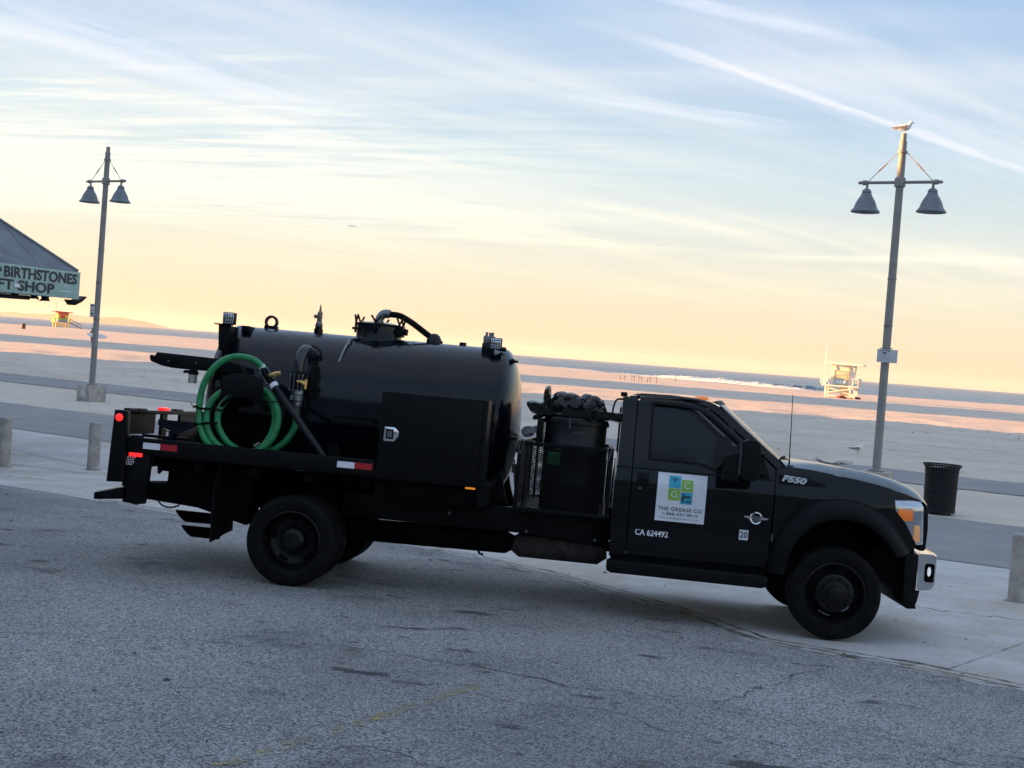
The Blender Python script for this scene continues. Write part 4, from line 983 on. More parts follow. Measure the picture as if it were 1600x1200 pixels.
# ---- roof, windscreen, back wall
def roof(u, v):
    y = -.80+1.6*u; x = 2.87+.80*v; e = 1-(abs(y)/.80)**2.2
    x += .10*(1-(y/.8)**2)*v
    z = 1.966+.038*e-.030*sm(.75, 1, v)*1.3-.030*sm(.12, 0, v)+.012*math.sin(v*math.pi)
    if v < .04: x += .0
    return (x, y, z)
MB().grid(roof, 24, 20).build('roof', 'paint', TR, angle=60)
def wsf(u, v, d=0):
    y = (-.86+1.72*u)*(1-.12*v); k = 1-(y/(.86*(1-.12*v)))**2
    x = 4.262-.60*v+.17*k*(1-.35*v)+d; z = 1.458+.515*v+.022*k*v
    return (x, y, z)
MB().grid(wsf, 24, 14).build('windscreen', 'clear', TR, angle=60)
mb = MB(); mb.grid(lambda u, v: wsf(u, -.03+.06*v, .004), 24, 1); mb.grid(lambda u, v: wsf(u, .965+.06*v, .006), 24, 1)
for u0 in (-.012, .975): mb.grid(lambda u, v, u0=u0: wsf(u0+.037*u, v, .005), 1, 12)
mb.build('windscreen_seal', 'plastic', TR, angle=60)
for k, (y, x0) in enumerate(((-.55, 0), (.05, 0))):
    a = Vector(wsf(.5+y/1.72, -.01)); b = Vector(wsf(.5+(y+.52)/1.72, .10))
    MB().tube([a+Vector((.05, 0, .02)), (a+b)/2+Vector((.03, 0, .03)), b+Vector((.012, 0, .012))], .008, 6).build('wiper', 'plastic', TR)
MB().tube([(4.24, -.74, 1.475), (4.275, -.74, 1.52), (4.31, -.735, 1.545)], .010, 6).build('wiper_pivot', 'plastic', TR)
BW = [(-.79, 1.955), (.79, 1.955), (.905, 1.70), (.985, 1.35), (.985, .53), (-.985, .53), (-.985, 1.35), (-.905, 1.70)]
mb = MB()
for zz0, zz1 in ((.53, 1.42), (1.86, 1.95)): mb.prism([(lambda w: (-w, zz0))(lerp_tab(HW, zz0)-.03), (lerp_tab(HW, zz0)-.03, zz0), (lerp_tab(HW, zz1)-.03, zz1), (-lerp_tab(HW, zz1)+.03, zz1)], 2.822, 2.85, 'x')
for sd in (-1, 1): mb.prism([(sd*.70, 1.42), (sd*(lerp_tab(HW, 1.42)-.03), 1.42), (sd*(lerp_tab(HW, 1.86)-.03), 1.86), (sd*.66, 1.86)], 2.822, 2.85, 'x')
bw = mb.build('cab_back', 'paint', TR)
MB().prism([(-.70, 1.42), (.70, 1.42), (.66, 1.86), (-.66, 1.86)], 2.832, 2.840, 'x').build('rear_window', 'tint', bw)
# grab bar and third brake lamp at the back of the roof
MB().tube(spline([(2.83, -.60, 1.93), (2.77, -.62, 1.92), (2.745, -.66, 1.86), (2.74, -.70, 1.80), (2.745, -.72, 1.76)], 5), .009, 8).build('grab_wire', 'plastic', TR)
MB().box(2.80, 2.86, -.62, -.55, 1.955, 1.995).build('roof_lamp', 'plastic', TR, bevel=.01)
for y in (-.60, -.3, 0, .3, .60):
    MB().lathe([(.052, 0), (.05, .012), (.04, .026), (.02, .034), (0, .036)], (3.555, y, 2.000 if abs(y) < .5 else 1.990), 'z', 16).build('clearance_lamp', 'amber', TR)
# ---- bonnet
HE = [(4.25, 1.460), (4.343, 1.460), (4.51, 1.451), (4.72, 1.428), (4.928, 1.401), (5.10, 1.374), (5.255, 1.342), (5.40, 1.305), (5.50, 1.272), (5.56, 1.22)]
HT = [(4.25, 1.49), (4.57, 1.497), (4.856, 1.478), (5.144, 1.446), (5.30, 1.410), (5.436, 1.360), (5.53, 1.305), (5.58, 1.22)]
def bonnet(u, v):
    x = 4.29+1.26*v; t = 2*u-1; W = hw(x, lerp_tab(HE, x))+.001; y = t*W
    a = abs(t); k = 1-max(0, (a-.60)/.40)**1.5; ze = lerp_tab(HE, x); zt = lerp_tab(HT, x)+.016-.016*sm(.60, .30, a)
    return (x+(.045*(1-t*t))*sm(.7, 1, v), y, ze+(zt-ze)*k)
MB().grid(bonnet, 48, 34).build('bonnet', 'paint', TR, angle=50)
MB().grid(lambda u, v: (4.20+.16*v+.12*(1-(2*u-1)**2), (-.93+1.86*u), 1.462+.012*v+.01*(1-(2*u-1)**2)), 20, 3).build('cowl', 'plastic', TR, angle=60)
MB().tube([(4.345, -.80, 1.455), (4.343, -.80, 1.53), (4.325, -.80, 2.10)], [.012, .005, .003], 6).build('antenna', 'plastic', TR)
# ---- nose: grille, surround, bumper
MB().prism([(5.50, 1.265), (5.545, 1.25), (5.572, 1.18), (5.582, 1.02), (5.576, .85), (5.56, .83), (5.52, .83)], -.89, .89).build('grille_surround', 'plastic', TR, bevel=.015, seg=3)
for z in (.92, 1.03, 1.14): MB().box(5.580, 5.612, -.62, .62, z-.025, z+.025).build('grille_bar', 'chrome', TR, bevel=.01)
MB().lathe([(.0, 5.632), (.10, 5.632), (.11, 5.64), (.10, 5.65), (0, 5.652)], (0, 0, 1.03), 'x', 24).build('grille_badge', 'chrome', TR)
def bump(u, v):
    t = 2*u-1; y = .985*t; x = 5.655-.0*t; prof = [(5.50, .80), (5.52, .812), (5.64, .815), (5.668, .80), (5.672, .70), (5.668, .56), (5.655, .525), (5.60, .505), (5.53, .492), (5.50, .50)]
    p = prof[round(v*(len(prof)-1))]; c = abs(t)**6
    return (p[0]-.02*c+.10*(1-t*t), y, p[1])
bpf = MB().grid(bump, 30, 9); bpf.prism([(5.50, .80), (5.52, .812), (5.62, .815), (5.648, .80), (5.652, .70), (5.648, .56), (5.635, .525), (5.60, .505), (5.53, .492), (5.50, .50)], -.986, -.984)
bo = bpf.build('front_bumper', 'chrome', TR, angle=40)
for sd in (-1, 1):
    MB().prism([(5.375, .80), (5.498, .802), (5.498, .498), (5.44, .485), (5.395, .42), (5.385, .60)], *sorted((sd*.985, sd*.80))).build('bumper_end', 'plastic', bo, bevel=.012, seg=3)
    MB().prism([(5.558, .585), (5.558, .72), (5.575, .735), (5.63, .735), (5.640, .72), (5.640, .585), (5.63, .572), (5.575, .572)], *sorted((sd*.992, sd*.9865))).build('fog_recess', 'under', bo)
    lo = MB().lathe([(0, 0), (.022, 0), (.026, .01), (.02, .018), (0, .02)], (0, 0, 0), 'y', 16).build('fog_lamp', P('fog_lens', (.85, .87, .9), .15, .3, .05, emit=(1, 1, 1), es=.06), bo)
    lo.location = (5.592, sd*.994 if sd > 0 else -1.012, .665); lo.scale = (.62, 1, 1.6)
MB().prism([(5.385, .478), (5.50, .485), (5.535, .49), (5.52, .40), (5.505, .355), (5.52, .33), (5.44, .322), (5.415, .335)], -.97, .97).build('air_dam', 'plastic', TR, bevel=.008)
for sd in (-1, 1): MB().prism([(5.12, .60), (5.395, .425), (5.395, .84), (5.24, .92), (5.12, .80)], *sorted((sd*.90, sd*.84))).build('front_liner', 'under', TR)
MB().prism([(5.35, .62), (5.50, .62), (5.50, 1.2), (5.35, 1.2)], -.8, .8).build('radiator_support', 'under', TR)
# ---- inside the cab
MB().box(2.86, 4.2, -.92, .92, .60, .66).build('cab_floor', 'cabin', TR)
for y in (-.48, .48):
    st = MB().prism([(2.98, .90), (3.55, .95), (3.55, 1.05), (3.14, 1.04), (3.02, 1.62), (2.90, 1.62)], y-.27, y+.27).build('seat', 'cabin', TR, bevel=.05, seg=3)
    MB().box(2.90, 3.0, y-.14, y+.14, 1.64, 1.80).build('headrest', 'cabin', st, bevel=.03, seg=3)
MB().prism([(3.75, .9), (4.15, .9), (4.22, 1.44), (4.05, 1.47), (3.82, 1.36)], -.90, .90).build('dashboard', 'cabin', TR, bevel=.03)
sw = MB().lathe([(.17, -.012), (.185, 0), (.17, .012), (.155, 0), (.17, -.012)], (0, 0, 0), 'x', 28).build('steering_wheel', 'cabin', TR); sw.location = (3.66, .45, 1.30); sw.rotation_euler = (0, R(-25), 0)
MB().box(3.70, 3.78, -.02, .02, 1.80, 1.86).box(3.715, 3.74, -.13, .13, 1.78, 1.85).build('inner_mirror', 'cabin', TR)
MB().prism([(3.55, 1.52), (3.60, 1.56), (3.62, 1.50), (3.60, 1.44), (3.585, 1.44), (3.59, 1.50)], -.35, -.345).build('hanging_pass', P('pass_card', (.55, .6, .45), .6), TR)
# ---- badges, lettering, magnet sign on the near door
ys = lambda z: -(lerp_tab(HW, z))
mg = MB(); mg.grid(lambda u, v: (3.186+.432*u, ys(.886+.426*v)-.0125, .886+.426*v), 1, 14); mg.grid(lambda u, v: (3.186+.432*u, ys(.886+.426*v)-.0105, .886+.426*v), 1, 14)
for u in (0, 1): mg.grid(lambda a, v, u=u: (3.186+.432*u, ys(.886+.426*v)-.0105-.002*a, .886+.426*v), 1, 14)
sg = mg.build('magnetic_sign', 'white', TR); sg['label'] = 'white square magnetic sign with blue and green tiles on the door'
YS_ = lambda z: ys(z)-.0135
def tile(x, z, mat):
    mb = MB(); mb.grid(lambda u, v: (x+.104*u, YS_(z+.104*v)-.0004, z+.104*v), 1, 4); return mb.build('logo_tile', mat, sg, recalc=False, merge=False)
X0, Z0 = 3.186, .886
tile(X0+.100, Z0+.298, 'teal'); tile(X0+.209, Z0+.272, 'lime'); tile(X0+.100, Z0+.188, 'lime'); tile(X0+.209, Z0+.162, 'teal')
tl = (R(92.0), 0, 0)
def lett(body, size, mat, x, z, width=None, bold=0, spacing=1.0):
    return text('lettering', body, size, mat, sg, (x, YS_(z)-.0022, z), (R(91.5), 0, 0), width, bold, .0006, 'CENTER', spacing)
lett('T', .080, 'ink', X0+.152, Z0+.350); lett('C', .085, 'white', X0+.261, Z0+.324); lett('G', .085, 'white', X0+.152, Z0+.240)
lett('THE GREASE CO', .046, 'ink', X0+.216, Z0+.110, .385, .0002, 1.1)
lett('1-888-697-8910', .034, 'ink', X0+.216, Z0+.066, .31, 0, 1.15)
lett('WWW.THEGREASECO.COM', .020, P('grey_ink', (.30, .33, .37), .5), X0+.216, Z0+.030, .345, 0, 1.1)
# picture tile: a figure with a drum and a spout
def ink(poly):
    MB().add([(x, YS_(z)-.0030, z) for x, z in [(X0+.209+a*.104, Z0+.162+b*.104) for a, b in poly]], [tuple(range(len(poly)))]).build('logo_figure', 'ink', sg, recalc=False, smooth=False)
ink([(.16, .12), (.30, .12), (.30, .45), (.42, .62), (.30, .72), (.12, .68), (.08, .45)]); ink([(.18, .74), (.32, .74), (.34, .86), (.25, .93), (.16, .86)])
ink([(.32, .60), (.42, .70), (.70, .74), (.92, .62), (.80, .52), (.55, .54), (.42, .48)]); ink([(.45, .22), (.60, .14), (.85, .16), (.92, .30), (.80, .36), (.72, .26), (.56, .28), (.48, .36)])
dl = text('number_lettering', 'CA 624492', .078, 'white', TR, (3.172, ys(.765)-.0022, .765), (R(88), 0, 0), .29, .0016, .0008)
st = MB(); st.grid(lambda u, v: (3.934+.078*u, ys(.785+.088*v)-.0125, .785+.088*v), 1, 3); s20 = st.build('number_sticker', 'white', TR, recalc=False)
text('lettering', '20', .078, 'ink', s20, (3.973, ys(.829)-.0150, .829), (R(90), 0, 0), .066, .0014, .0006)
eb = MB().lathe([(.040, -.004), (.052, -.004), (.055, -.010), (.050, -.014), (.042, -.012), (.040, -.004)], (4.068, ys(.985), .985), 'y', 28)
eb.prism([(3.962, .988), (4.012, .975), (4.012, .999), (3.965, .998)], ys(.985)-.012, ys(.985)-.004); eb.prism([(4.124, .975), (4.176, .982), (4.172, .992), (4.124, .999)], ys(.985)-.012, ys(.985)-.004)
emb = eb.build('door_emblem', 'chrome', TR)
MB().lathe([(0, -.006), (.041, -.006)], (4.068, ys(.985), .985), 'y', 24).build('emblem_field', 'plastic', emb)
MB().box(4.030, 4.106, ys(.985)-.012, ys(.985)-.008, .994, 1.004).box(4.028, 4.108, ys(.985)-.012, ys(.985)-.008, .974, .990).box(4.038, 4.098, ys(.985)-.012, ys(.985)-.008, .958, .968).build('emblem_bars', 'galv', emb)
nb = panel([(4.235, 1.30), (4.235, 1.385), (4.50, 1.372), (4.63, 1.335), (4.66, 1.312), (4.50, 1.305)], th=.006, off=.002).build('fender_vent', 'plastic', TR)
text('badge_lettering', 'F550', .070, 'white', nb, (4.365, -1.006, 1.350), (R(80), R(4), 0), .215, .0028, .002, shear=.25)
text('badge_lettering', 'F550', .062, 'ink', nb, (4.365, -1.0095, 1.350), (R(80), R(4), 0), .198, -.0020, .0005, shear=.25)
# front wheel-side details: lower fender lip chip
MB().box(4.214, 4.222, -1.02, -1.0, .80, .86).build('fender_clip', 'galv', TR)

# ================================================================== things on the truck
def on_truck(name, label, cat, group=None):
    return thing(name, label, cat, (-1.777, 12.616, .0141), (-.045, .0118, -.0706), group)
# green suction hose coiled on its hanger
HS = on_truck('suction_hose', 'green ribbed suction hose coiled over the hanger on the black tank', 'hose')
y = -.985
path = [(-.455, -.965, 1.915), (-.50, y, 1.958), (-.56, y, 1.985), (-.68, y, 1.995), (-.80, y, 1.955), (-.90, y, 1.865), (-.965, y, 1.74), (-.993, y, 1.60), (-.992, y, 1.47), (-.965, y-.02, 1.34), (-.90, y-.04, 1.22), (-.80, y-.05, 1.135),
        (-.64, y-.03, 1.108), (-.47, y-.02, 1.13), (-.34, y-.01, 1.22), (-.27, y, 1.36), (-.26, y, 1.50), (-.31, y, 1.62), (-.40, -.955, 1.70), (-.55, -.94, 1.715), (-.70, -.945, 1.70), (-.83, -.97, 1.64), (-.905, -.985, 1.53), (-.915, -.99, 1.40), (-.87, -1.0, 1.27), (-.77, -1.0, 1.17),
        (-.62, -.98, 1.115), (-.45, -.95, 1.155), (-.345, -.93, 1.27), (-.305, -.92, 1.42), (-.33, -.92, 1.56), (-.42, -.90, 1.66), (-.56, -.88, 1.69), (-.70, -.89, 1.65), (-.80, -.92, 1.55), (-.83, -.94, 1.42), (-.79, -.94, 1.30), (-.69, -.93, 1.19),
        (-.53, -.90, 1.125), (-.36, -.88, 1.15), (-.22, -.86, 1.25), (-.14, -.85, 1.38), (-.13, -.85, 1.47), (-.135, -.85, 1.535)]
sp = spline(path, 26); fine = []
acc = 0; last = sp[0]; dense = [sp[0]]
for p in sp[1:]:
    d = (p-last).length
    if d >= .0055: dense.append(p); last = p
rr = [.0315 if (i//1) % 2 else .0290 for i in range(len(dense))]
MB().tube(dense, rr, 12).build('hose', 'green', HS, angle=80)
MB().tube([(-.470, -.967, 1.902+.03), (-.445, -.962, 1.905)], .034, 14).build('hose_clamp', P('pale_clamp', (.35, .5, .42), .5), HS)
a = Vector((-.455, -.965, 1.915)); b = Vector((-.315, -1.0, 1.752)); dv = (b-a).normalized()
vb2 = MB().tube([a, a+dv*.05, a+dv*.055, a+dv*.12, a+dv*.125, b-dv*.03], [.030, .030, .044, .044, .034, .034], 14).build('ball_valve', 'plastic', HS)
bl = MB()
for k in (-1, 1):
    q = Vector((dv.z, 0, -dv.x))*.040*k; bl.cyl(a+dv*.05+q+Vector((0, -.03, 0)), a+dv*.14+q+Vector((0, -.03, 0)), .005, 6).bolt(a+dv*.145+q+Vector((0, -.03, 0)), dv, .011, .012).bolt(a+dv*.045+q+Vector((0, -.03, 0)), -dv, .011, .012)
bl.build('valve_studs', 'galv', HS)
MB().tube(spline([(-.375, -1.0, 1.850), (-.34, -1.02, 1.858), (-.30, -1.03, 1.872), (-.265, -1.03, 1.880)], 4), [.02]*5+[.023]*4+[.019]*4, 8).build('valve_handle', 'brass', HS)
MB().tube([b-dv*.035, b+dv*.005], .040, 16).build('white_collar', 'white', HS)
MB().tube([b, b+(Vector((.195, -1.03, 1.165))-b)*.3, Vector((.195, -1.03, 1.165))], [.030, .033, .033], 14).build('suction_wand', 'drum', HS)
def tie(pts, name='hose_tie'): MB().tube(spline(pts, 4), .010, 6).build(name, 'rubber', HS)
tie([(-1.04, -1.0, 1.50), (-1.02, -1.03, 1.51), (-.965, -1.03, 1.495), (-.90, -1.03, 1.50), (-.83, -1.02, 1.50), (-.78, -.98, 1.49)])
tie([(-1.02, -1.02, 1.345), (-.96, -1.03, 1.355), (-.90, -1.04, 1.37), (-.81, -.99, 1.375)])
MB().tube(spline([(-.42, -1.01, 1.625), (-.35, -1.02, 1.61), (-.25, -1.02, 1.625), (-.13, -.95, 1.615)], 4), .005, 6).build('hose_tie', 'rubber', HS)
MB().tube(spline([(-1.07, -1.0, 1.535), (-1.055, -1.0, 1.515), (-1.035, -1.01, 1.505)], 4), .004, 6).build('tie_end', 'rubber', HS)
MB().cyl((-.45, -1.01, 1.20), (-.40, -1.01, 1.235), .012, 8).build('cam_lock', 'galv', HS)
# drum in the cage
DR = on_truck('steel_drum', 'black open-top drum standing in the mesh cage behind the cab', 'drum')
MB().lathe([(.0, .87), (.275, .87), (.28, .88), (.28, 1.10), (.289, 1.115), (.28, 1.13), (.28, 1.40), (.289, 1.415), (.28, 1.43), (.28, 1.66), (.29, 1.665), (.292, 1.70), (.285, 1.715), (.27, 1.70), (.268, .9)], (2.42, -.69, 0), 'z', 48).build('drum_shell', 'drum', DR)
MB().lathe([(.2915, 1.655), (.299, 1.66), (.299, 1.69), (.2915, 1.695)], (2.42, -.69, 0), 'z', 48).build('drum_band', 'drum', DR)
for (x0, z0, x1, z1) in ((2.40, 1.585, 2.50, 1.590), (2.60, 1.578, 2.64, 1.572)):
    f = lambda x: -.69-math.sqrt(.281**2-(x-2.42)**2)-.001
    MB().tube([(x0, f(x0), z0), ((x0+x1)/2, f((x0+x1)/2), z0+.004), (x1, f(x1), z1)], .0035, 5).build('drum_scuff', 'galv', DR)
MB().tube([(2.372, -.995, 1.71), (2.365, -.992, 1.66), (2.37, -.99, 1.62)], .005, 6).build('drum_latch', 'galv', DR)
def blob(c, rad, seed, amp=.2, sq=2.6, sub=5):
    bm = bmesh.new(); bmesh.ops.create_icosphere(bm, subdivisions=sub, radius=1); mb = MB(); vs = []
    for v in bm.verts:
        p = v.co; k = (abs(p.x)**sq+abs(p.y)**sq+abs(p.z)**sq)**(-1/sq)
        q = p*k; w_ = noise.noise(q*1.1+Vector((seed, 3, 1))); r = 1+amp*(.7*noise.noise(q*1.2+Vector((seed, 0, 0)))-.45*abs(noise.noise(Vector((q.x*2.2+w_, q.y*2.2, q.z*1.2))+Vector((0, seed, 0))))-.30*abs(noise.noise(Vector((q.x*4.5+w_*2, q.y*4.5, q.z*1.6))+Vector((seed, seed, 0))))-.22*abs(noise.noise(Vector((q.x*10+w_*5, q.y*10, q.z*3))+Vector((seed, 1, 0)))))
        vs.append((c[0]+q.x*r*rad[0], c[1]+q.y*r*rad[1], c[2]+q.z*r*rad[2]))
    fs = [tuple(v.index for v in f.verts) for f in bm.faces]; bm.free(); return mb.add(vs, fs)
g = blob((2.31, -.69, 1.815), (.17, .24, .125), 1.7, .5).build('bag', 'bag', None)
for nm, c, rd, sdn, lab in (('trash_bag', (2.31, -.70, 1.83), (.165, .22, .128), 1.7, 'crumpled black bin bag on the drum, taller one nearer the tank'), ('trash_bag', (2.545, -.68, 1.815), (.135, .20, .125), 6.1, 'crumpled black bin bag on the drum, one nearer the cab')):
    t_ = on_truck(nm, lab, 'bin bag', 'bin bags on the drum'); blob(c, rd, sdn, .36, 2.6, 5).build('bag_body', 'bag', t_, angle=80)
bpy.data.objects.remove(g)
# folded tarpaulin with flaps under the bags
TP = on_truck('tarpaulin', 'black folded tarpaulin sticking out on both sides under the bin bags', 'tarpaulin')
def sheet(outline, y0, y1, seed, name):
    mb = MB(); n = 22; cx = sum(p[0] for p in outline)/len(outline); cz = sum(p[1] for p in outline)/len(outline)
    pts = spline([(a, 0, b) for a, b in outline]+[(outline[0][0], 0, outline[0][1])], 3); rings = []
    for k in range(7):
        t = k/6; yy = y0+(y1-y0)*t; sc = .72+.28*math.sin(math.pi*t)**.5
        rings.append([(cx+(p.x-cx)*sc+.016*noise.noise(Vector((p.x*18, t*4, seed))), yy+.03*noise.noise(Vector((p.x*12, p.z*12, seed+t))), cz+(p.z-cz)*sc+.016*noise.noise(Vector((p.z*18, t*4, seed+9)))) for p in pts])
    N = len(pts); vs = [v for r in rings for v in r]; fs = [(k*N+j, k*N+j+1, (k+1)*N+j+1, (k+1)*N+j) for k in range(6) for j in range(N-1)]
    fs += [tuple(range(N-1)), tuple(range(6*N, 7*N-1))]
    mb.add(vs, fs).build(name, 'bag', TP, angle=50)
sheet([(1.955, 1.825), (2.00, 1.845), (2.09, 1.835), (2.17, 1.80), (2.26, 1.76), (2.24, 1.715), (2.13, 1.705), (2.04, 1.665), (2.02, 1.69), (2.075, 1.715), (2.0, 1.735), (1.965, 1.785)], -.88, -.5, 2, 'tarp_flap')
sheet([(2.105, 1.80), (2.10, 1.90), (2.112, 1.965), (2.135, 1.985), (2.158, 1.975), (2.163, 1.88), (2.165, 1.80), (2.14, 1.76)], -.80, -.62, 5, 'tarp_flap')
sheet([(2.14, 1.73), (2.25, 1.80), (2.42, 1.79), (2.62, 1.79), (2.70, 1.80), (2.78, 1.80), (2.84, 1.79), (2.86, 1.73), (2.80, 1.715), (2.76, 1.725), (2.70, 1.722), (2.50, 1.715), (2.25, 1.712)], -.95, -.42, 8, 'tarp_fold')
pp = on_truck('pipe_offcut', 'short black plastic pipe lying under the right bin bag, open end showing', 'pipe')
MB().lathe([(.038, -1.03), (.050, -1.03), (.050, -.70), (.038, -.70), (.038, -1.03)], (2.575, 0, 1.755), 'y', 22).build('pipe_wall', 'drum', pp)
DO = on_truck('drum_dolly', 'drum dolly stood on edge beside the drum, its caster sticking out', 'dolly')
MB().box(2.075, 2.125, -.92, -.40, 1.44, 1.69).build('dolly_board', 'steel', DO, bevel=.006)
for yy in (-.86, -.46):
    cs = MB().lathe([(.0, -.016), (.018, -.016), (.045, -.014), (.050, -.008), (.050, .008), (.045, .014), (.018, .016), (0, .016)], (1.985, yy, 1.555), 'y', 22).build('caster', P('grey_caster', (.10, .11, .12), .5), DO)
    MB().lathe([(.0, -.021), (.024, -.021), (.028, -.015)], (1.985, yy, 1.555), 'y', 16).build('caster_hub', 'galv', cs)
    MB().prism([(1.985, 1.535), (2.06, 1.555), (2.075, 1.54), (2.075, 1.62), (2.05, 1.615), (1.985, 1.575)], yy-.026, yy-.020).prism([(1.985, 1.535), (2.06, 1.555), (2.075, 1.54), (2.075, 1.62), (2.05, 1.615), (1.985, 1.575)], yy+.020, yy+.026).build('caster_fork', 'galv', cs)
JG = on_truck('green_jug', 'green plastic jug standing inside the mesh cage', 'jug')
MB().box(2.19, 2.31, -.97, -.93, 1.28, 1.40).build('jug_body', 'green', JG, bevel=.02, seg=3); MB().cyl((2.22, -.95, 1.40), (2.22, -.95, 1.43), .02, 10).build('jug_cap', 'drum', JG)

# ================================================================== street furniture
def lamp_post(loc, label, sign):
    o = thing('lamp_post', label, 'lamp post', loc, (0, 0, R(-34)), 'twin lamp posts by the beach path', 1.1586)
    MB().box(-.29, .29, -.29, .29, -.15, .47).build('plinth', 'concrete_post', o, bevel=.02)
    MB().box(-.11, .11, -.296, -.291, .12, .47).build('plinth_plate', P('pale_plate', (.5, .5, .5), .6), o) if sign == 'tall' else None
    MB().lathe([(.0, .47), (.16, .47), (.16, .50), (.09, .53), (.085, .6), (.082, 4), (.075, 6.4), (.072, 7.15), (.055, 7.16), (.055, 7.30), (0, 7.31)], (0, 0, 0), 'z', 20).build('pole', 'pole', o)
    MB().lathe([(.085, 6.22), (.11, 6.23), (.11, 6.40), (.085, 6.42)], (0, 0, 0), 'z', 16).build('pole_collar', 'pole', o)
    MB().lathe([(.078, 6.90), (.10, 6.905), (.10, 6.95), (.078, 6.96)], (0, 0, 0), 'z', 16).build('pole_collar', 'pole', o)
    for z in (3.4, 4.35): MB().lathe([(.084, z), (.092, z+.005), (.092, z+.035), (.084, z+.04)], (0, 0, 0), 'z', 16).build('pole_band', 'galv', o)
    MB().cyl((-.85, 0, 6.32), (.85, 0, 6.32), .032, 12).build('cross_arm', 'pole', o)
    for sd in (-1, 1):
        MB().cyl((sd*.66, 0, 6.34), (sd*.09, 0, 6.92), .008, 6).cyl((sd*.46, 0, 6.545), (sd*.30, 0, 6.705), .016, 6).build('tie_rod', 'pole', o)
        MB().lathe([(.04, -.05), (.052, -.04), (.052, .04), (.04, .05)], (sd*.72, 0, 6.32), 'x', 12).cyl((sd*.67, 0, 6.32), (sd*.67, 0, 6.18), .028, 10).build('arm_clamp', 'pole', o)
        sh = MB().lathe([(0, 6.20), (.05, 6.195), (.085, 6.165), (.10, 6.12), (.088, 6.11), (.10, 6.095), (.12, 6.05), (.16, 5.985), (.20, 5.91), (.225, 5.83), (.24, 5.795), (.285, 5.745), (.295, 5.725), (.29, 5.715), (.27, 5.725), (.215, 5.80), (.14, 5.97), (0, 6.05)], (sd*.67, 0, 0), 'z', 32).build('lamp_shade', 'shade', o)
        MB().lathe([(0, 5.90), (.05, 5.89), (.075, 5.83), (.06, 5.77), (0, 5.745)], (sd*.67, 0, 0), 'z', 16).build('lamp_bulb', P('dark_lamp_glass', (.10, .11, .12), .2), sh)
    a = R(34)
    if sign == 'wide':
        s = MB().box(-.205, .205, -.115, -.100, 2.68, 2.945).build('post_sign', P('sign_grey', (.42, .45, .50), .55, 0, .08), o, bevel=.004); s.rotation_euler = (0, 0, a)
        MB().box(-.095, -.03, -.122, -.116, 2.855, 2.885).box(-.01, .04, -.122, -.116, 2.905, 2.925).box(-.16, -.02, -.122, -.116, 2.915, 2.922).build('sign_mark', 'ink', s)
        MB().box(-.10, .10, -.100, .10, 2.955, 2.975).build('sign_strap', 'galv', s)
    else:
        s = MB().box(-.115, .03, -.115, -.100, 2.42, 2.80).build('post_sign', P('sign_white', (.5, .5, .5), .55, 0, .08), o, bevel=.004); s.rotation_euler = (0, 0, R(-16)+a); s.location = (-.06, 0, 0)
        MB().box(-.105, .02, -.121, -.116, 2.735, 2.775).box(-.085, -.0, -.121, -.116, 2.50, 2.54).box(-.07, -.02, -.121, -.116, 2.60, 2.63).build('sign_mark', 'ink', s)
        MB().lathe([(.086, 2.36), (.095, 2.365), (.095, 2.40), (.086, 2.405)], (0, 0, 0), 'z', 16).build('sign_strap', 'galv', o)
    return o
lamp_post((8.674, 30.412, -.37), 'tall twin lamp post on the right with a gull on top', 'wide')
lamp_post((-13.92, 43.113, -.37), 'tall twin lamp post on the left beside the gift shop roof', 'tall')
def bollard(x, y, label, sc=1.15):
    z = hz(x, y)-.02
    o = thing('bollard', label, 'bollard', (x, y, z), (0, 0, random.random()*6), 'concrete bollards along the lot edge', sc)
    MB().lathe([(.0, -.05), (.097, -.05), (.097, .02), (.094, .05), (.094, .70), (.088, .735), (.07, .75), (0, .752)], (0, 0, 0), 'z', 28).build('bollard_body', 'concrete_post', o)
    mb = MB().lathe([(.096, .0), (.13, .0), (.12, .018), (.096, .022)], (0, 0, 0), 'z', 24).build('bollard_foot', 'mortar', o)
    return o
bollard(-8.64, 22.33, 'concrete bollard at the far left edge of the picture')
bollard(-7.30, 22.98, 'concrete bollard just behind the rear corner of the truck')
bollard(6.13, 15.27, 'concrete bollard at the right edge in front of the truck', 1.08)
# mesh litter bin
TC = thing('trash_can', 'black slatted steel trash can beside the right lamp post', 'trash can', (9.07, 27.0, -.37), (0, 0, 0), None, 1.15)
MB().lathe([(0, .06), (.25, .06), (.258, .5), (.265, .82)], (0, 0, 0), 'z', 28).build('can_liner', 'can', TC)
mb = MB()
for k in range(40):
    a = 2*math.pi*k/40; c, s = math.cos(a), math.sin(a); prev = None
    pr = [(.268, .03), (.275, .30), (.28, .60), (.285, .78), (.30, .84), (.325, .885)]
    vs = []
    for r, z in pr:
        for d in (-.015, .015): vs.append((c*r-s*d, s*r+c*d, z))
        for d in (.015, -.015): vs.append((c*(r+.006)-s*d, s*(r+.006)+c*d, z))
    fs = []
    for i in range(len(pr)-1):
        for j in range(4): fs.append((i*4+j, i*4+(j+1) % 4, (i+1)*4+(j+1) % 4, (i+1)*4+j))
    fs += [(0, 3, 2, 1), (20, 21, 22, 23)]; mb.add(vs, fs)
mb.build('can_slats', 'can', TC, merge=False)
for r, z in ((.28, .06), (.288, .45), (.294, .76), (.335, .888)): MB().lathe([(r-.004, z-.015), (r+.006, z-.015), (r+.006, z+.015), (r-.004, z+.015), (r-.004, z-.015)], (0, 0, 0), 'z', 36).build('can_hoop', 'can', TC)
mb = MB()
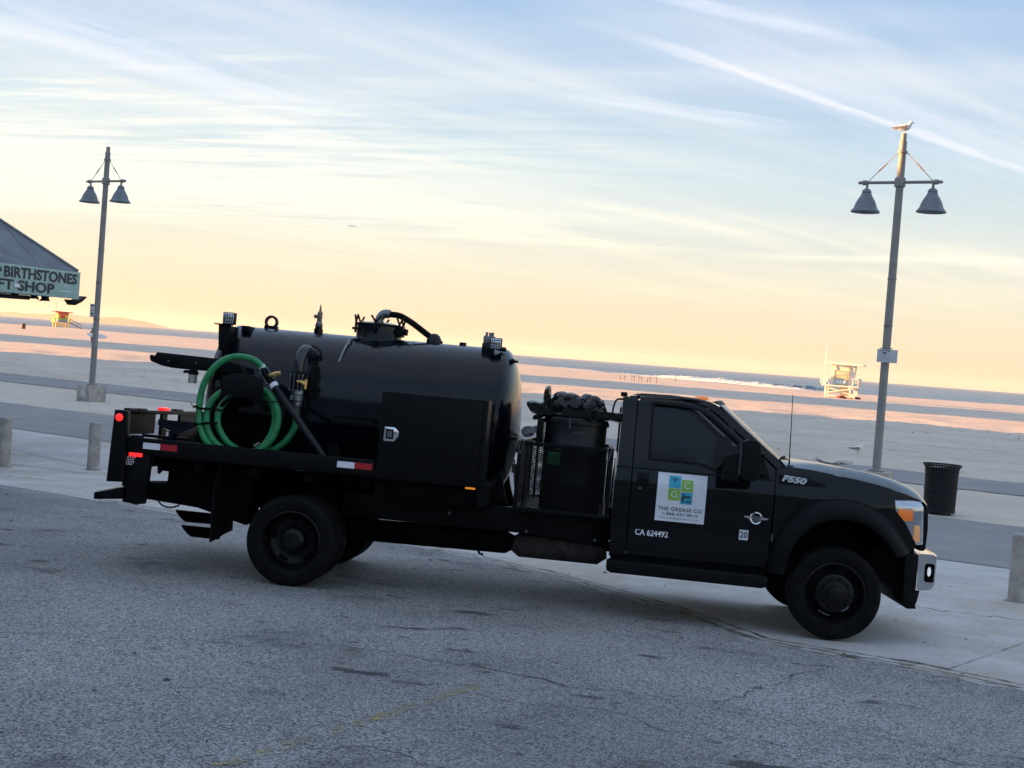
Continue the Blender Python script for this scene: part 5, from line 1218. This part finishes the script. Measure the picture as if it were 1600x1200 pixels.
for a in range(4): mb.cyl((.22*math.cos(a*1.57+.7), .22*math.sin(a*1.57+.7), -.02), (.22*math.cos(a*1.57+.7), .22*math.sin(a*1.57+.7), .06), .02, 8)
mb.build('can_feet', 'can', TC)
# far barrel
fb = thing('beach_barrel', 'small brown barrel far out on the sunlit sand at the left', 'barrel', (-106.6, 281.5, -.38), (0, 0, 0), None, 1.15)
MB().lathe([(0, 0), (.36, 0), (.38, .1), (.39, .6), (.38, 1.0), (.40, 1.05), (.36, 1.06), (.34, 1.0), (0, .98)], (0, 0, 0), 'z', 18).build('barrel_body', P('barrel_brown', (.10, .05, .04), .7), fb)
MB().lathe([(.395, .5), (.41, .52), (.41, .56), (.395, .58)], (0, 0, 0), 'z', 18).build('barrel_hoop', 'wood', fb)

# ================================================================== gift shop kiosk
KC = Vector((-8.655, 25.49)); ku = Vector((-.357, -.934)); kw = Vector((-.934, .357))
kq = math.atan2(ku.y, ku.x)
KI = thing('gift_shop', 'grey hip-roofed gift shop with a pale green lettered fascia', 'shop', (KC.x, KC.y, -.36), (0, 0, kq), None, 1.1586)
# local: x runs along the front from the far corner towards the camera, -y is inwards
inw = -1 if (Matrix.Rotation(kq, 2) @ Vector((0, 1))).dot(kw) < 0 else 1
L1, L2, EZ = 5.6, 4.6, 3.095; hpk = 2.3
A_, B_, C_, D_ = (0, 0), (L1, 0), (L1, inw*L2), (0, inw*L2); rz_ = EZ+hpk*.806
mb = MB(); mb.add([(*A_, EZ), (*B_, EZ), (*C_, EZ), (*D_, EZ), (hpk, inw*hpk, rz_), (L1-hpk, inw*hpk, rz_)], [(0, 1, 5, 4), (1, 2, 5), (2, 3, 4, 5), (3, 0, 4), (0, 3, 2, 1)])
rf = mb.build('roof', 'shop_roof', KI, smooth=False)
def hipface(px_, pz, w, x0, x1):
    pass
seams = MB()
for x in (.9, 1.75, 2.6, 3.45, 4.3):
    zz = min(x, L1-x, hpk); seams.tube([(x, 0+inw*.01, EZ+.004), (x, inw*zz*.97, EZ+zz*.97*.806)], .012, 6)
seams.build('roof_seam', 'shop_roof', rf)
MB().tube([(0, 0, EZ+.012), (hpk, inw*hpk, rz_+.012)], .028, 8).build('hip_cap', 'shop_roof', rf)
MB().box(1.3, L1-1.2, *sorted((inw*1.4, inw*(L2-1.2))), 0, EZ-.02).build('shop_wall', 'shop_wall', KI)
MB().box(.0, L1, *sorted((inw*.02, inw*L2)), 2.66, 2.70).build('soffit', 'shop_roof', KI)
fa = MB().box(-.03, L1, *sorted((-inw*.03, inw*.015)), 2.635, 3.09).build('fascia_sign', 'shop_green', KI, bevel=.004)
fa2 = MB().box(-.035, .012, *sorted((inw*.017, inw*L2)), 2.645, 3.085).build('side_fascia', 'shop_green', KI)
MB().box(-.03, L1, *sorted((-inw*.034, -inw*.031)), 3.06, 3.075).build('fascia_trim', P('pale_trim', (.42, .55, .50), .6), fa)
yy = -inw*.034
# text runs away from the camera: its right end is at the far corner (x = 0)
trot = (R(90), 0, math.pi if inw > 0 else 0)
def sign_text(body, xr, z, size, width, mat='shop_ink', bold=.006):
    sgn = 1
    o = text('fascia_lettering', body, size, mat, fa, (xr+width/2, -inw*.036, z), (R(90), 0, math.pi), width, bold, .002)
    return o
sign_text('BIRTHSTONES', .06, 2.955, .235, 1.70)
sign_text('GIFT SHOP', .60, 2.755, .225, 1.62)
sign_text('&', 1.80, 2.985, .11, .08, bold=.002)
MB().box(.10, .50, *sorted((-inw*.036, -inw*.032)), 2.735, 2.75).build('fascia_trim', P('sign_dash', (.60, .72, .68), .6), fa)
MB().box(1.40, 1.52, *sorted((-inw*.046, -inw*.042)), 2.73, 2.79).build('sticker', 'white', fa)
# fittings hanging under the eave
fx = MB().prism([(-.12, 2.62), (-.30, 2.70), (-.34, 2.69), (-.22, 2.60), (-.05, 2.53), (.06, 2.62)], *sorted((inw*.05, inw*.22))).build('eave_floodlight', 'plastic', KI, bevel=.006)
for x, h in ((.62, .10), (.88, .08), (1.32, .07)): MB().prism([(x-.05, 2.658), (x+.06, 2.658), (x+.04, 2.658-h*.6), (x+.09, 2.658-h), (x-.06, 2.658-h), (x-.02, 2.658-h*.5)], *sorted((inw*.06, inw*.16))).build('eave_bracket', 'plastic', KI)
MB().tube(spline([(1.02, inw*.10, 2.585), (1.6, inw*.10, 2.575), (2.6, inw*.10, 2.57), (4.4, inw*.10, 2.56)], 4), .035, 10).build('awning_roll', 'steel', KI)
MB().tube(spline([(.60, inw*.1, 2.60), (.74, inw*.1, 2.555), (.88, inw*.1, 2.60)], 5), .006, 6).build('eave_cable', 'plastic', KI)

# ================================================================== lifeguard towers
def tower(loc, rz, label, colours, scale, side):
    o = thing('lifeguard_tower', label, 'lifeguard tower', loc, (0, 0, rz), None, scale)
    body, deck_m = colours
    for x in (-1.75, 1.75):
        for yy in (-1.4, 1.4): MB().box(x-.11, x+.11, yy-.11, yy+.11, -.25, 1.45).build('leg', deck_m, o)
    for yy in (-1.4, 1.4):
        MB().cyl((-1.7, yy, 1.30), (1.7, yy, .42), .075, 6).build('brace', deck_m, o); MB().cyl((1.7, yy-.16, 1.30), (-1.7, yy-.16, .60), .075, 6).build('brace', deck_m, o)
        MB().box(-1.75, 1.75, yy-.08, yy+.08, .22, .34).build('skid', deck_m, o)
    MB().box(-2.25, 2.2, -1.9, 1.9, 1.452, 1.60).build('deck', deck_m, o)
    # cabin: walls lean out to the roof
    x0, x1, t0, t1 = -1.20, 1.35, -1.32, 1.62
    def wallp(z): k = (z-1.6)/2.55; return x0+(t0-x0)*k, x1+(t1-x1)*k, -1.15-.12*k, 1.15+.12*k
    n = len(body)
    for i, mm in enumerate(body):
        z0 = 1.602+2.55*i/n; z1 = 1.602+2.55*(i+1)/n-.02; a = wallp(z0); b = wallp(z1)
        vs = [(a[0], a[2], z0), (a[1], a[2], z0), (a[1], a[3], z0), (a[0], a[3], z0), (b[0], b[2], z1), (b[1], b[2], z1), (b[1], b[3], z1), (b[0], b[3], z1)]
        MB().add(vs, [(0, 3, 2, 1), (4, 5, 6, 7), (0, 1, 5, 4), (1, 2, 6, 5), (2, 3, 7, 6), (3, 0, 4, 7)]).build('wall_board', mm, o, smooth=False)
    MB().prism([(-2.05, 4.12), (2.55, 4.12), (2.62, 4.20), (2.55, 4.36), (-2.0, 4.46), (-2.15, 4.30)], -1.85, 1.85).build('roof', deck_m if side == 'cream' else 'r_red', o)
    # front: shutters, mural panel, corner posts
    if side == 'cream':
        MB().box(-.80, .72, -1.30, -1.24, 1.72, 2.42).build('mural_panel', 'tower_blue', o); MB().box(-.86, .75, -1.32, -1.25, 2.44, 2.84).build('shutter', 'tower_tan', o)
        mr_ = MB().prism([(-.80, 2.90), (.72, 2.90), (.72, 3.32), (-.80, 3.32)], -1.34, -1.27).build('window_panel', 'tower_lime', o); MB().box(.10, .50, -1.36, -1.345, 2.96, 3.26).build('window_pane', 'tower_blue', mr_)
        MB().box(-.9, .8, -1.33, -1.28, 3.36, 3.44).build('trim', 'tower_tan', o); MB().box(.80, .92, -1.36, -1.28, 1.7, 4.1).build('trim', 'tower_tan', o)
        mb = MB()
        for x in (-.5, -.1, .3): mb.box(x, x+.25, -1.31, -1.305, 1.9, 2.2)
        mb.build('mural_marks', 'white', o)
    else:
        MB().box(-.6, .6, -1.32, -1.24, 2.5, 3.4).build('shutter', 'r_red', o)
    for (xa, ya, xb, yb) in ((-2.2, -1.85, -1.35, -1.85), (-2.2, -1.85, -2.2, 1.85), (1.5, -1.85, 2.15, -1.85), (2.15, -1.85, 2.15, 1.85)):
        ra = MB()
        for z in (2.05, 2.55): ra.cyl((xa, ya, z), (xb, yb, z), .04, 6)
        k = max(1, int(math.hypot(xb-xa, yb-ya)/.9))
        for i in range(k+1): ra.cyl((xa+(xb-xa)*i/k, ya+(yb-ya)*i/k, 1.6), (xa+(xb-xa)*i/k, ya+(yb-ya)*i/k, 2.58), .05, 6)
        ra.build('railing', deck_m, o)
    MB().box(-2.4, -2.26, -1.9, -1.2, 1.7, 2.75).build('rescue_locker', deck_m, o)
    MB().lathe([(.20, -.03), (.30, -.03), (.33, 0), (.30, .03), (.20, .03), (.17, 0), (.20, -.03)], (-1.75, -1.92, 2.15), 'y', 18).build('lifebuoy', 'white', o)
    mb = MB().prism([(2.2, 1.45), (2.2, 1.60), (5.6, .12), (5.6, -.05)], -.6, .6)
    rp = mb.build('ramp', deck_m if side == 'cream' else 'wood', o)
    if side == 'cream': rp.rotation_euler = (0, 0, R(90)); rp.location = (0, 0, 0)
    ra = MB()
    for yy in (-.6, .6):
        ra.cyl((2.2, yy, 2.55), (5.5, yy, 1.05), .04, 6)
        for k in range(4): ra.cyl((2.2+1.1*k, yy, 1.5-.48*k), (2.2+1.1*k, yy, 2.55-.5*k), .04, 6)
    rr_ = ra.build('ramp_rail', deck_m if side == 'cream' else 'wood', rp)
    MB().cyl((-1.95, -1.6, 1.6), (-1.95, -1.6, 6.7), .045, 6).build('flag_pole', deck_m if side == 'cream' else 'r_red', o)
    return o
tower((45.9, 181.3, -.42), R(-20), 'cream lifeguard tower with a blue mural at the right by the sea', (['tower']*6, 'tower'), 1.13, 'cream')
tower((-137.0, 391.6, -.11), R(35), 'rainbow striped lifeguard tower glowing in sun at the far left', (['r_blue', 'r_green', 'r_green', 'r_yellow', 'r_orange', 'r_red'], 'r_yellow'), 1.1, 'rainbow')
for k, (x, yv, lab) in enumerate(((45.4, 178.8, 'maroon tarp bundle under the cream lifeguard tower, left one'), (47.5, 179.6, 'maroon tarp bundle under the cream lifeguard tower, right one'))):
    t_ = thing('tarp_bundle', lab, 'tarp', (x, yv, GZ)); blob((0, 0, .12), (.75, .5, .26), 3+k, .4, 2.4, 3).build('tarp_body', 'maroon', t_)

# ================================================================== birds
def gull(loc, rz, label, sc=1.0):
    o = thing('seagull', label, 'gull', loc, (0, 0, rz), 'seagulls', sc)
    # along +x: tail to head, standing with legs to z = 0
    P_ = [(-.20, .105), (-.15, .115), (-.08, .125), (0, .135), (.06, .15), (.095, .185), (.115, .225), (.135, .248), (.155, .250), (.172, .243)]
    r_ = [.010, .036, .064, .078, .072, .054, .040, .038, .030, .008]
    MB().tube(spline([(a, 0, b) for a, b in P_], 3), [lerp_tab(list(zip([k/9 for k in range(10)], r_)), i/27) for i in range(28)], 14).build('body', 'gullw', o)
    for sd in (-1, 1):
        mb = MB(); mb.grid(lambda u, v: (.05-.33*u, sd*(.066+.014*math.sin(u*3)-.05*u), .175-.05*u-.075*v*(1-u)**.6*1.0+.0*v), 10, 4); mb.grid(lambda u, v: (.05-.33*u, sd*(.080+.012*math.sin(u*3)-.055*u), .175-.05*u-.075*v*(1-u)**.6), 10, 4)
        mb.build('wing', 'gullg', o)
        MB().cyl((-.005, sd*.025, .08), (0, sd*.025, .005), .006, 6).cyl((0, sd*.025, .005), (.035, sd*.03, .003), .006, 6).build('leg', 'beak', o)
    MB().tube([(.165, 0, .245), (.195, 0, .238), (.213, 0, .228)], [.010, .008, .002], 8).build('beak', 'beak', o)
    MB().prism([(-.18, .11), (-.27, .098), (-.26, .088), (-.17, .09)], -.03, .03).build('tail', 'gullw', o)
    return o
gull((8.674, 30.41, 8.09), R(-12), 'seagull perched on top of the right lamp post', 1.05)
gull((12.58, 46.6, sand_z(12.58, 46.6)+.02), R(-25), 'seagull standing on the shaded sand beside the right lamp post', 1.3)

# ================================================================== people
def figure(parent, sc, joints, rad, edges, mat, name):
    me = bpy.data.meshes.new(name); me.from_pydata([tuple(c*sc for c in j) for j in joints], edges, []); me.materials.append(M[mat])
    o = bpy.data.objects.new(name, me); COL.objects.link(o); o.parent = parent
    md = o.modifiers.new('Skin', 'SKIN'); sv = me.skin_vertices[0].data if me.skin_vertices else None
    if sv is None:
        bm = bmesh.new(); bm.from_mesh(me); bm.verts.layers.skin.verify(); bm.to_mesh(me); bm.free(); sv = me.skin_vertices[0].data
    for i, r in enumerate(rad): sv[i].radius = (r*sc, r*sc)
    sv[0].use_root = True
    sb = o.modifiers.new('Subsurf', 'SUBSURF'); sb.levels = 1; sb.render_levels = 2
    for p in me.polygons: p.use_smooth = True
    return o
J = [(0, 0, .95), (0, 0, 1.15), (0, 0, 1.38), (0, 0, 1.50), (.02, 0, 1.60), (.03, 0, 1.72), (0, -.18, 1.40), (.04, -.24, 1.12), (.16, -.22, .92), (0, .18, 1.40), (-.02, .25, 1.13), (.06, .26, .88), (.02, -.10, .90), (.14, -.11, .50), (.05, -.11, .08), (.20, -.11, .04), (0, .10, .90), (-.10, .11, .50), (-.26, .11, .12), (-.14, .11, .04)]
RJ = [.14, .13, .15, .07, .09, .09, .07, .05, .04, .07, .05, .04, .09, .065, .045, .035, .09, .065, .045, .035]
EJ = [(0, 1), (1, 2), (2, 3), (3, 4), (4, 5), (2, 6), (6, 7), (7, 8), (2, 9), (9, 10), (10, 11), (0, 12), (12, 13), (13, 14), (14, 15), (0, 16), (16, 17), (17, 18), (18, 19)]
SU = thing('person', 'surfer in a black wetsuit walking behind the left lamp post', 'person', (-47.7, 146.6, sand_z(-47.7, 146.6)), (0, 0, R(150)), None, 1.08)
figure(SU, 1.0, J, RJ, EJ, 'wetsuit', 'body')
hd_ = MB().lathe([(0, -.12), (.06, -.10), (.085, -.03), (.088, .03), (.07, .10), (0, .125)], (.03, 0, 1.68), 'z', 12).build('hair', 'wood', SU)
SB = thing('surfboard', 'white surfboard carried under the arm of the surfer', 'surfboard', (-47.0, 146.1, sand_z(-47.7, 146.6)+1.12), (R(82), R(6), R(8)))
mb = MB()
def board(u, v, s_):
    x = -1.15+2.3*u; w = .27*max(0, 1-abs((2*u-1)*.985)**2.6)**.75; return (x, w*(2*v-1), s_*.035*(1-(2*v-1)**2)*(1-(2*u-1)**4)+.03*(2*u-1)**2)
for s_ in (-1, 1): mb.grid(lambda u, v, s_=s_: board(u, v, s_), 24, 8)
mb.build('board_deck', 'white', SB, angle=60)
for yv in (-.10, 0, .10): MB().prism([(.86, -.02), (1.0, -.02), (1.03, -.16), (.96, -.12)], yv-.006, yv+.006).build('fin', 'ink', SB)
WP = thing('person', 'small dark figure wading in the surf behind the truck cab', 'person', (30.8, 245.6, -1.5), (0, 0, R(20)))
figure(WP, 1.0, J, RJ, EJ, 'wetsuit', 'body')
for k in range(9):
    x = 16.2+k*.64+random.uniform(-.15, .15); yv = 193.5+random.uniform(-2.5, 2.5)+k*.1
    t_ = thing('wooden_post', ('first', 'second', 'third', 'fourth', 'fifth', 'sixth', 'seventh', 'eighth', 'ninth')[k]+' thin dark post from the left in the row at the water edge', 'post', (x, yv, -.7), (R(random.uniform(-4, 4)), R(random.uniform(-4, 4)), 0), 'wooden posts at the water edge')
    h = random.uniform(.9, 1.25); MB().tube([(0, 0, 0), (.01, 0, h*.5), (0, .01, h)], [.05, .045, .04], 8).build('post_shaft', 'wood', t_)
    if k % 2: MB().cyl((-.3, 0, h*.8), (.3, 0, h*.82), .025, 6).build('post_crosspiece', 'wood', t_)
# driftwood seen over the bonnet
DW = thing('driftwood', 'small tangle of dry branches on the sand above the bonnet', 'driftwood', (9.9, 39.6, sand_z(9.9, 39.6)), (0, 0, 0), None, .7)
mb = MB()
for k in range(9):
    a = random.uniform(-.5, .5)+(math.pi if k % 2 else 0); l = random.uniform(.35, .85); p = Vector((random.uniform(-.2, .2), random.uniform(-.1, .1), .08))
    mb.tube(spline([p, p+Vector((math.cos(a)*l*.5, math.sin(a)*l*.3, random.uniform(.02, .16))), p+Vector((math.cos(a)*l, math.sin(a)*l*.5, random.uniform(.05, .28)))], 4), [.022-.002*i for i in range(9)], 6)
mb.build('branch_tangle', 'wood', DW)
# airliner far out over the sea
AP = thing('airliner', 'tiny airliner low in the sky over the sea', 'airplane', (-791, 6000, 535), (R(0), R(-4), R(8)))
MB().tube([(-19, 0, 1), (-14, 0, .3), (-8, 0, 0), (12, 0, 0), (17, 0, -.2), (19, 0, -.6)], [.3, 1.4, 2.0, 2.0, 1.4, .2], 14).build('fuselage', 'plane', AP)
for sd in (-1, 1):
    MB().prism([(3.5, sd*1.5), (-2.5, sd*1.5), (-6.5, sd*17), (-4.8, sd*17)], -.6, -.2, 'z').build('wing', 'plane', AP)
    MB().prism([(-14.5, sd*.5), (-17.5, sd*.5), (-19, sd*6), (-17.8, sd*6)], .6, .9, 'z').build('tailplane', 'plane', AP)
    MB().lathe([(.6, -2), (1.1, -1.2), (1.1, 1), (.9, 2)], (2, sd*5.5, -1.6), 'x', 10).build('engine', 'plane', AP)
MB().prism([(-13.5, 1.0), (-17, 1.0), (-19.5, 7), (-17.5, 7)], -.2, .2).build('tail_fin', 'plane', AP)
# litter: bits of leaf and gravel on lot and apron
mb = MB(); rnd = random.Random(5)
for k in range(520):
    x = rnd.uniform(-7.5, 6.5); yv = rnd.uniform(5.6, 18); s = rnd.choice([.006, .008, .01, .012, .016]) if k > 14 else .03; a = rnd.uniform(0, 6.3)
    s_, n_ = to_sn((x, yv)); zo = .001 if n_ < e1j(s_) else -.013
    z = hz(x, yv)+zo; h = s*.5
    pts = [(x+s*rnd.uniform(.6, 1.3)*math.cos(a+i*1.57), yv+s*rnd.uniform(.6, 1.3)*math.sin(a+i*1.57), z) for i in range(4)]
    mb.add(pts+[(x, yv, z+h)], [(0, 1, 4), (1, 2, 4), (2, 3, 4), (3, 0, 4)])
o = mb.build('ground_litter', P('litter', (.05, .045, .04), .8, 0, .4, 40), merge=False, smooth=False); tag(o, 'small dark specks of grit and leaf on the pavement', 'litter', kind='stuff')
mb = MB()
for k in range(900):
    x = rnd.gauss(0, 34); yv = rnd.uniform(40, 140); 
    s_, n_ = to_sn((x, yv))
    if n_ < PATH_FAR(s_)+.5 or abs(x) > yv*.5: continue
    s = rnd.choice([.02, .03, .04, .07]); z = sand_z(x, yv)-.004
    pts = [(x+s*rnd.uniform(.6, 1.6)*math.cos(i*1.57), yv+s*rnd.uniform(.6, 1.3)*math.sin(i*1.57), z) for i in range(4)]
    mb.add(pts+[(x, yv, z+s*.6)], [(0, 1, 4), (1, 2, 4), (2, 3, 4), (3, 0, 4)])
o = mb.build('beach_litter', P('kelp', (.07, .055, .045), .9, 0, .4, 10), merge=False, smooth=False); tag(o, 'dark scraps of kelp scattered over the sand', 'litter', kind='stuff')
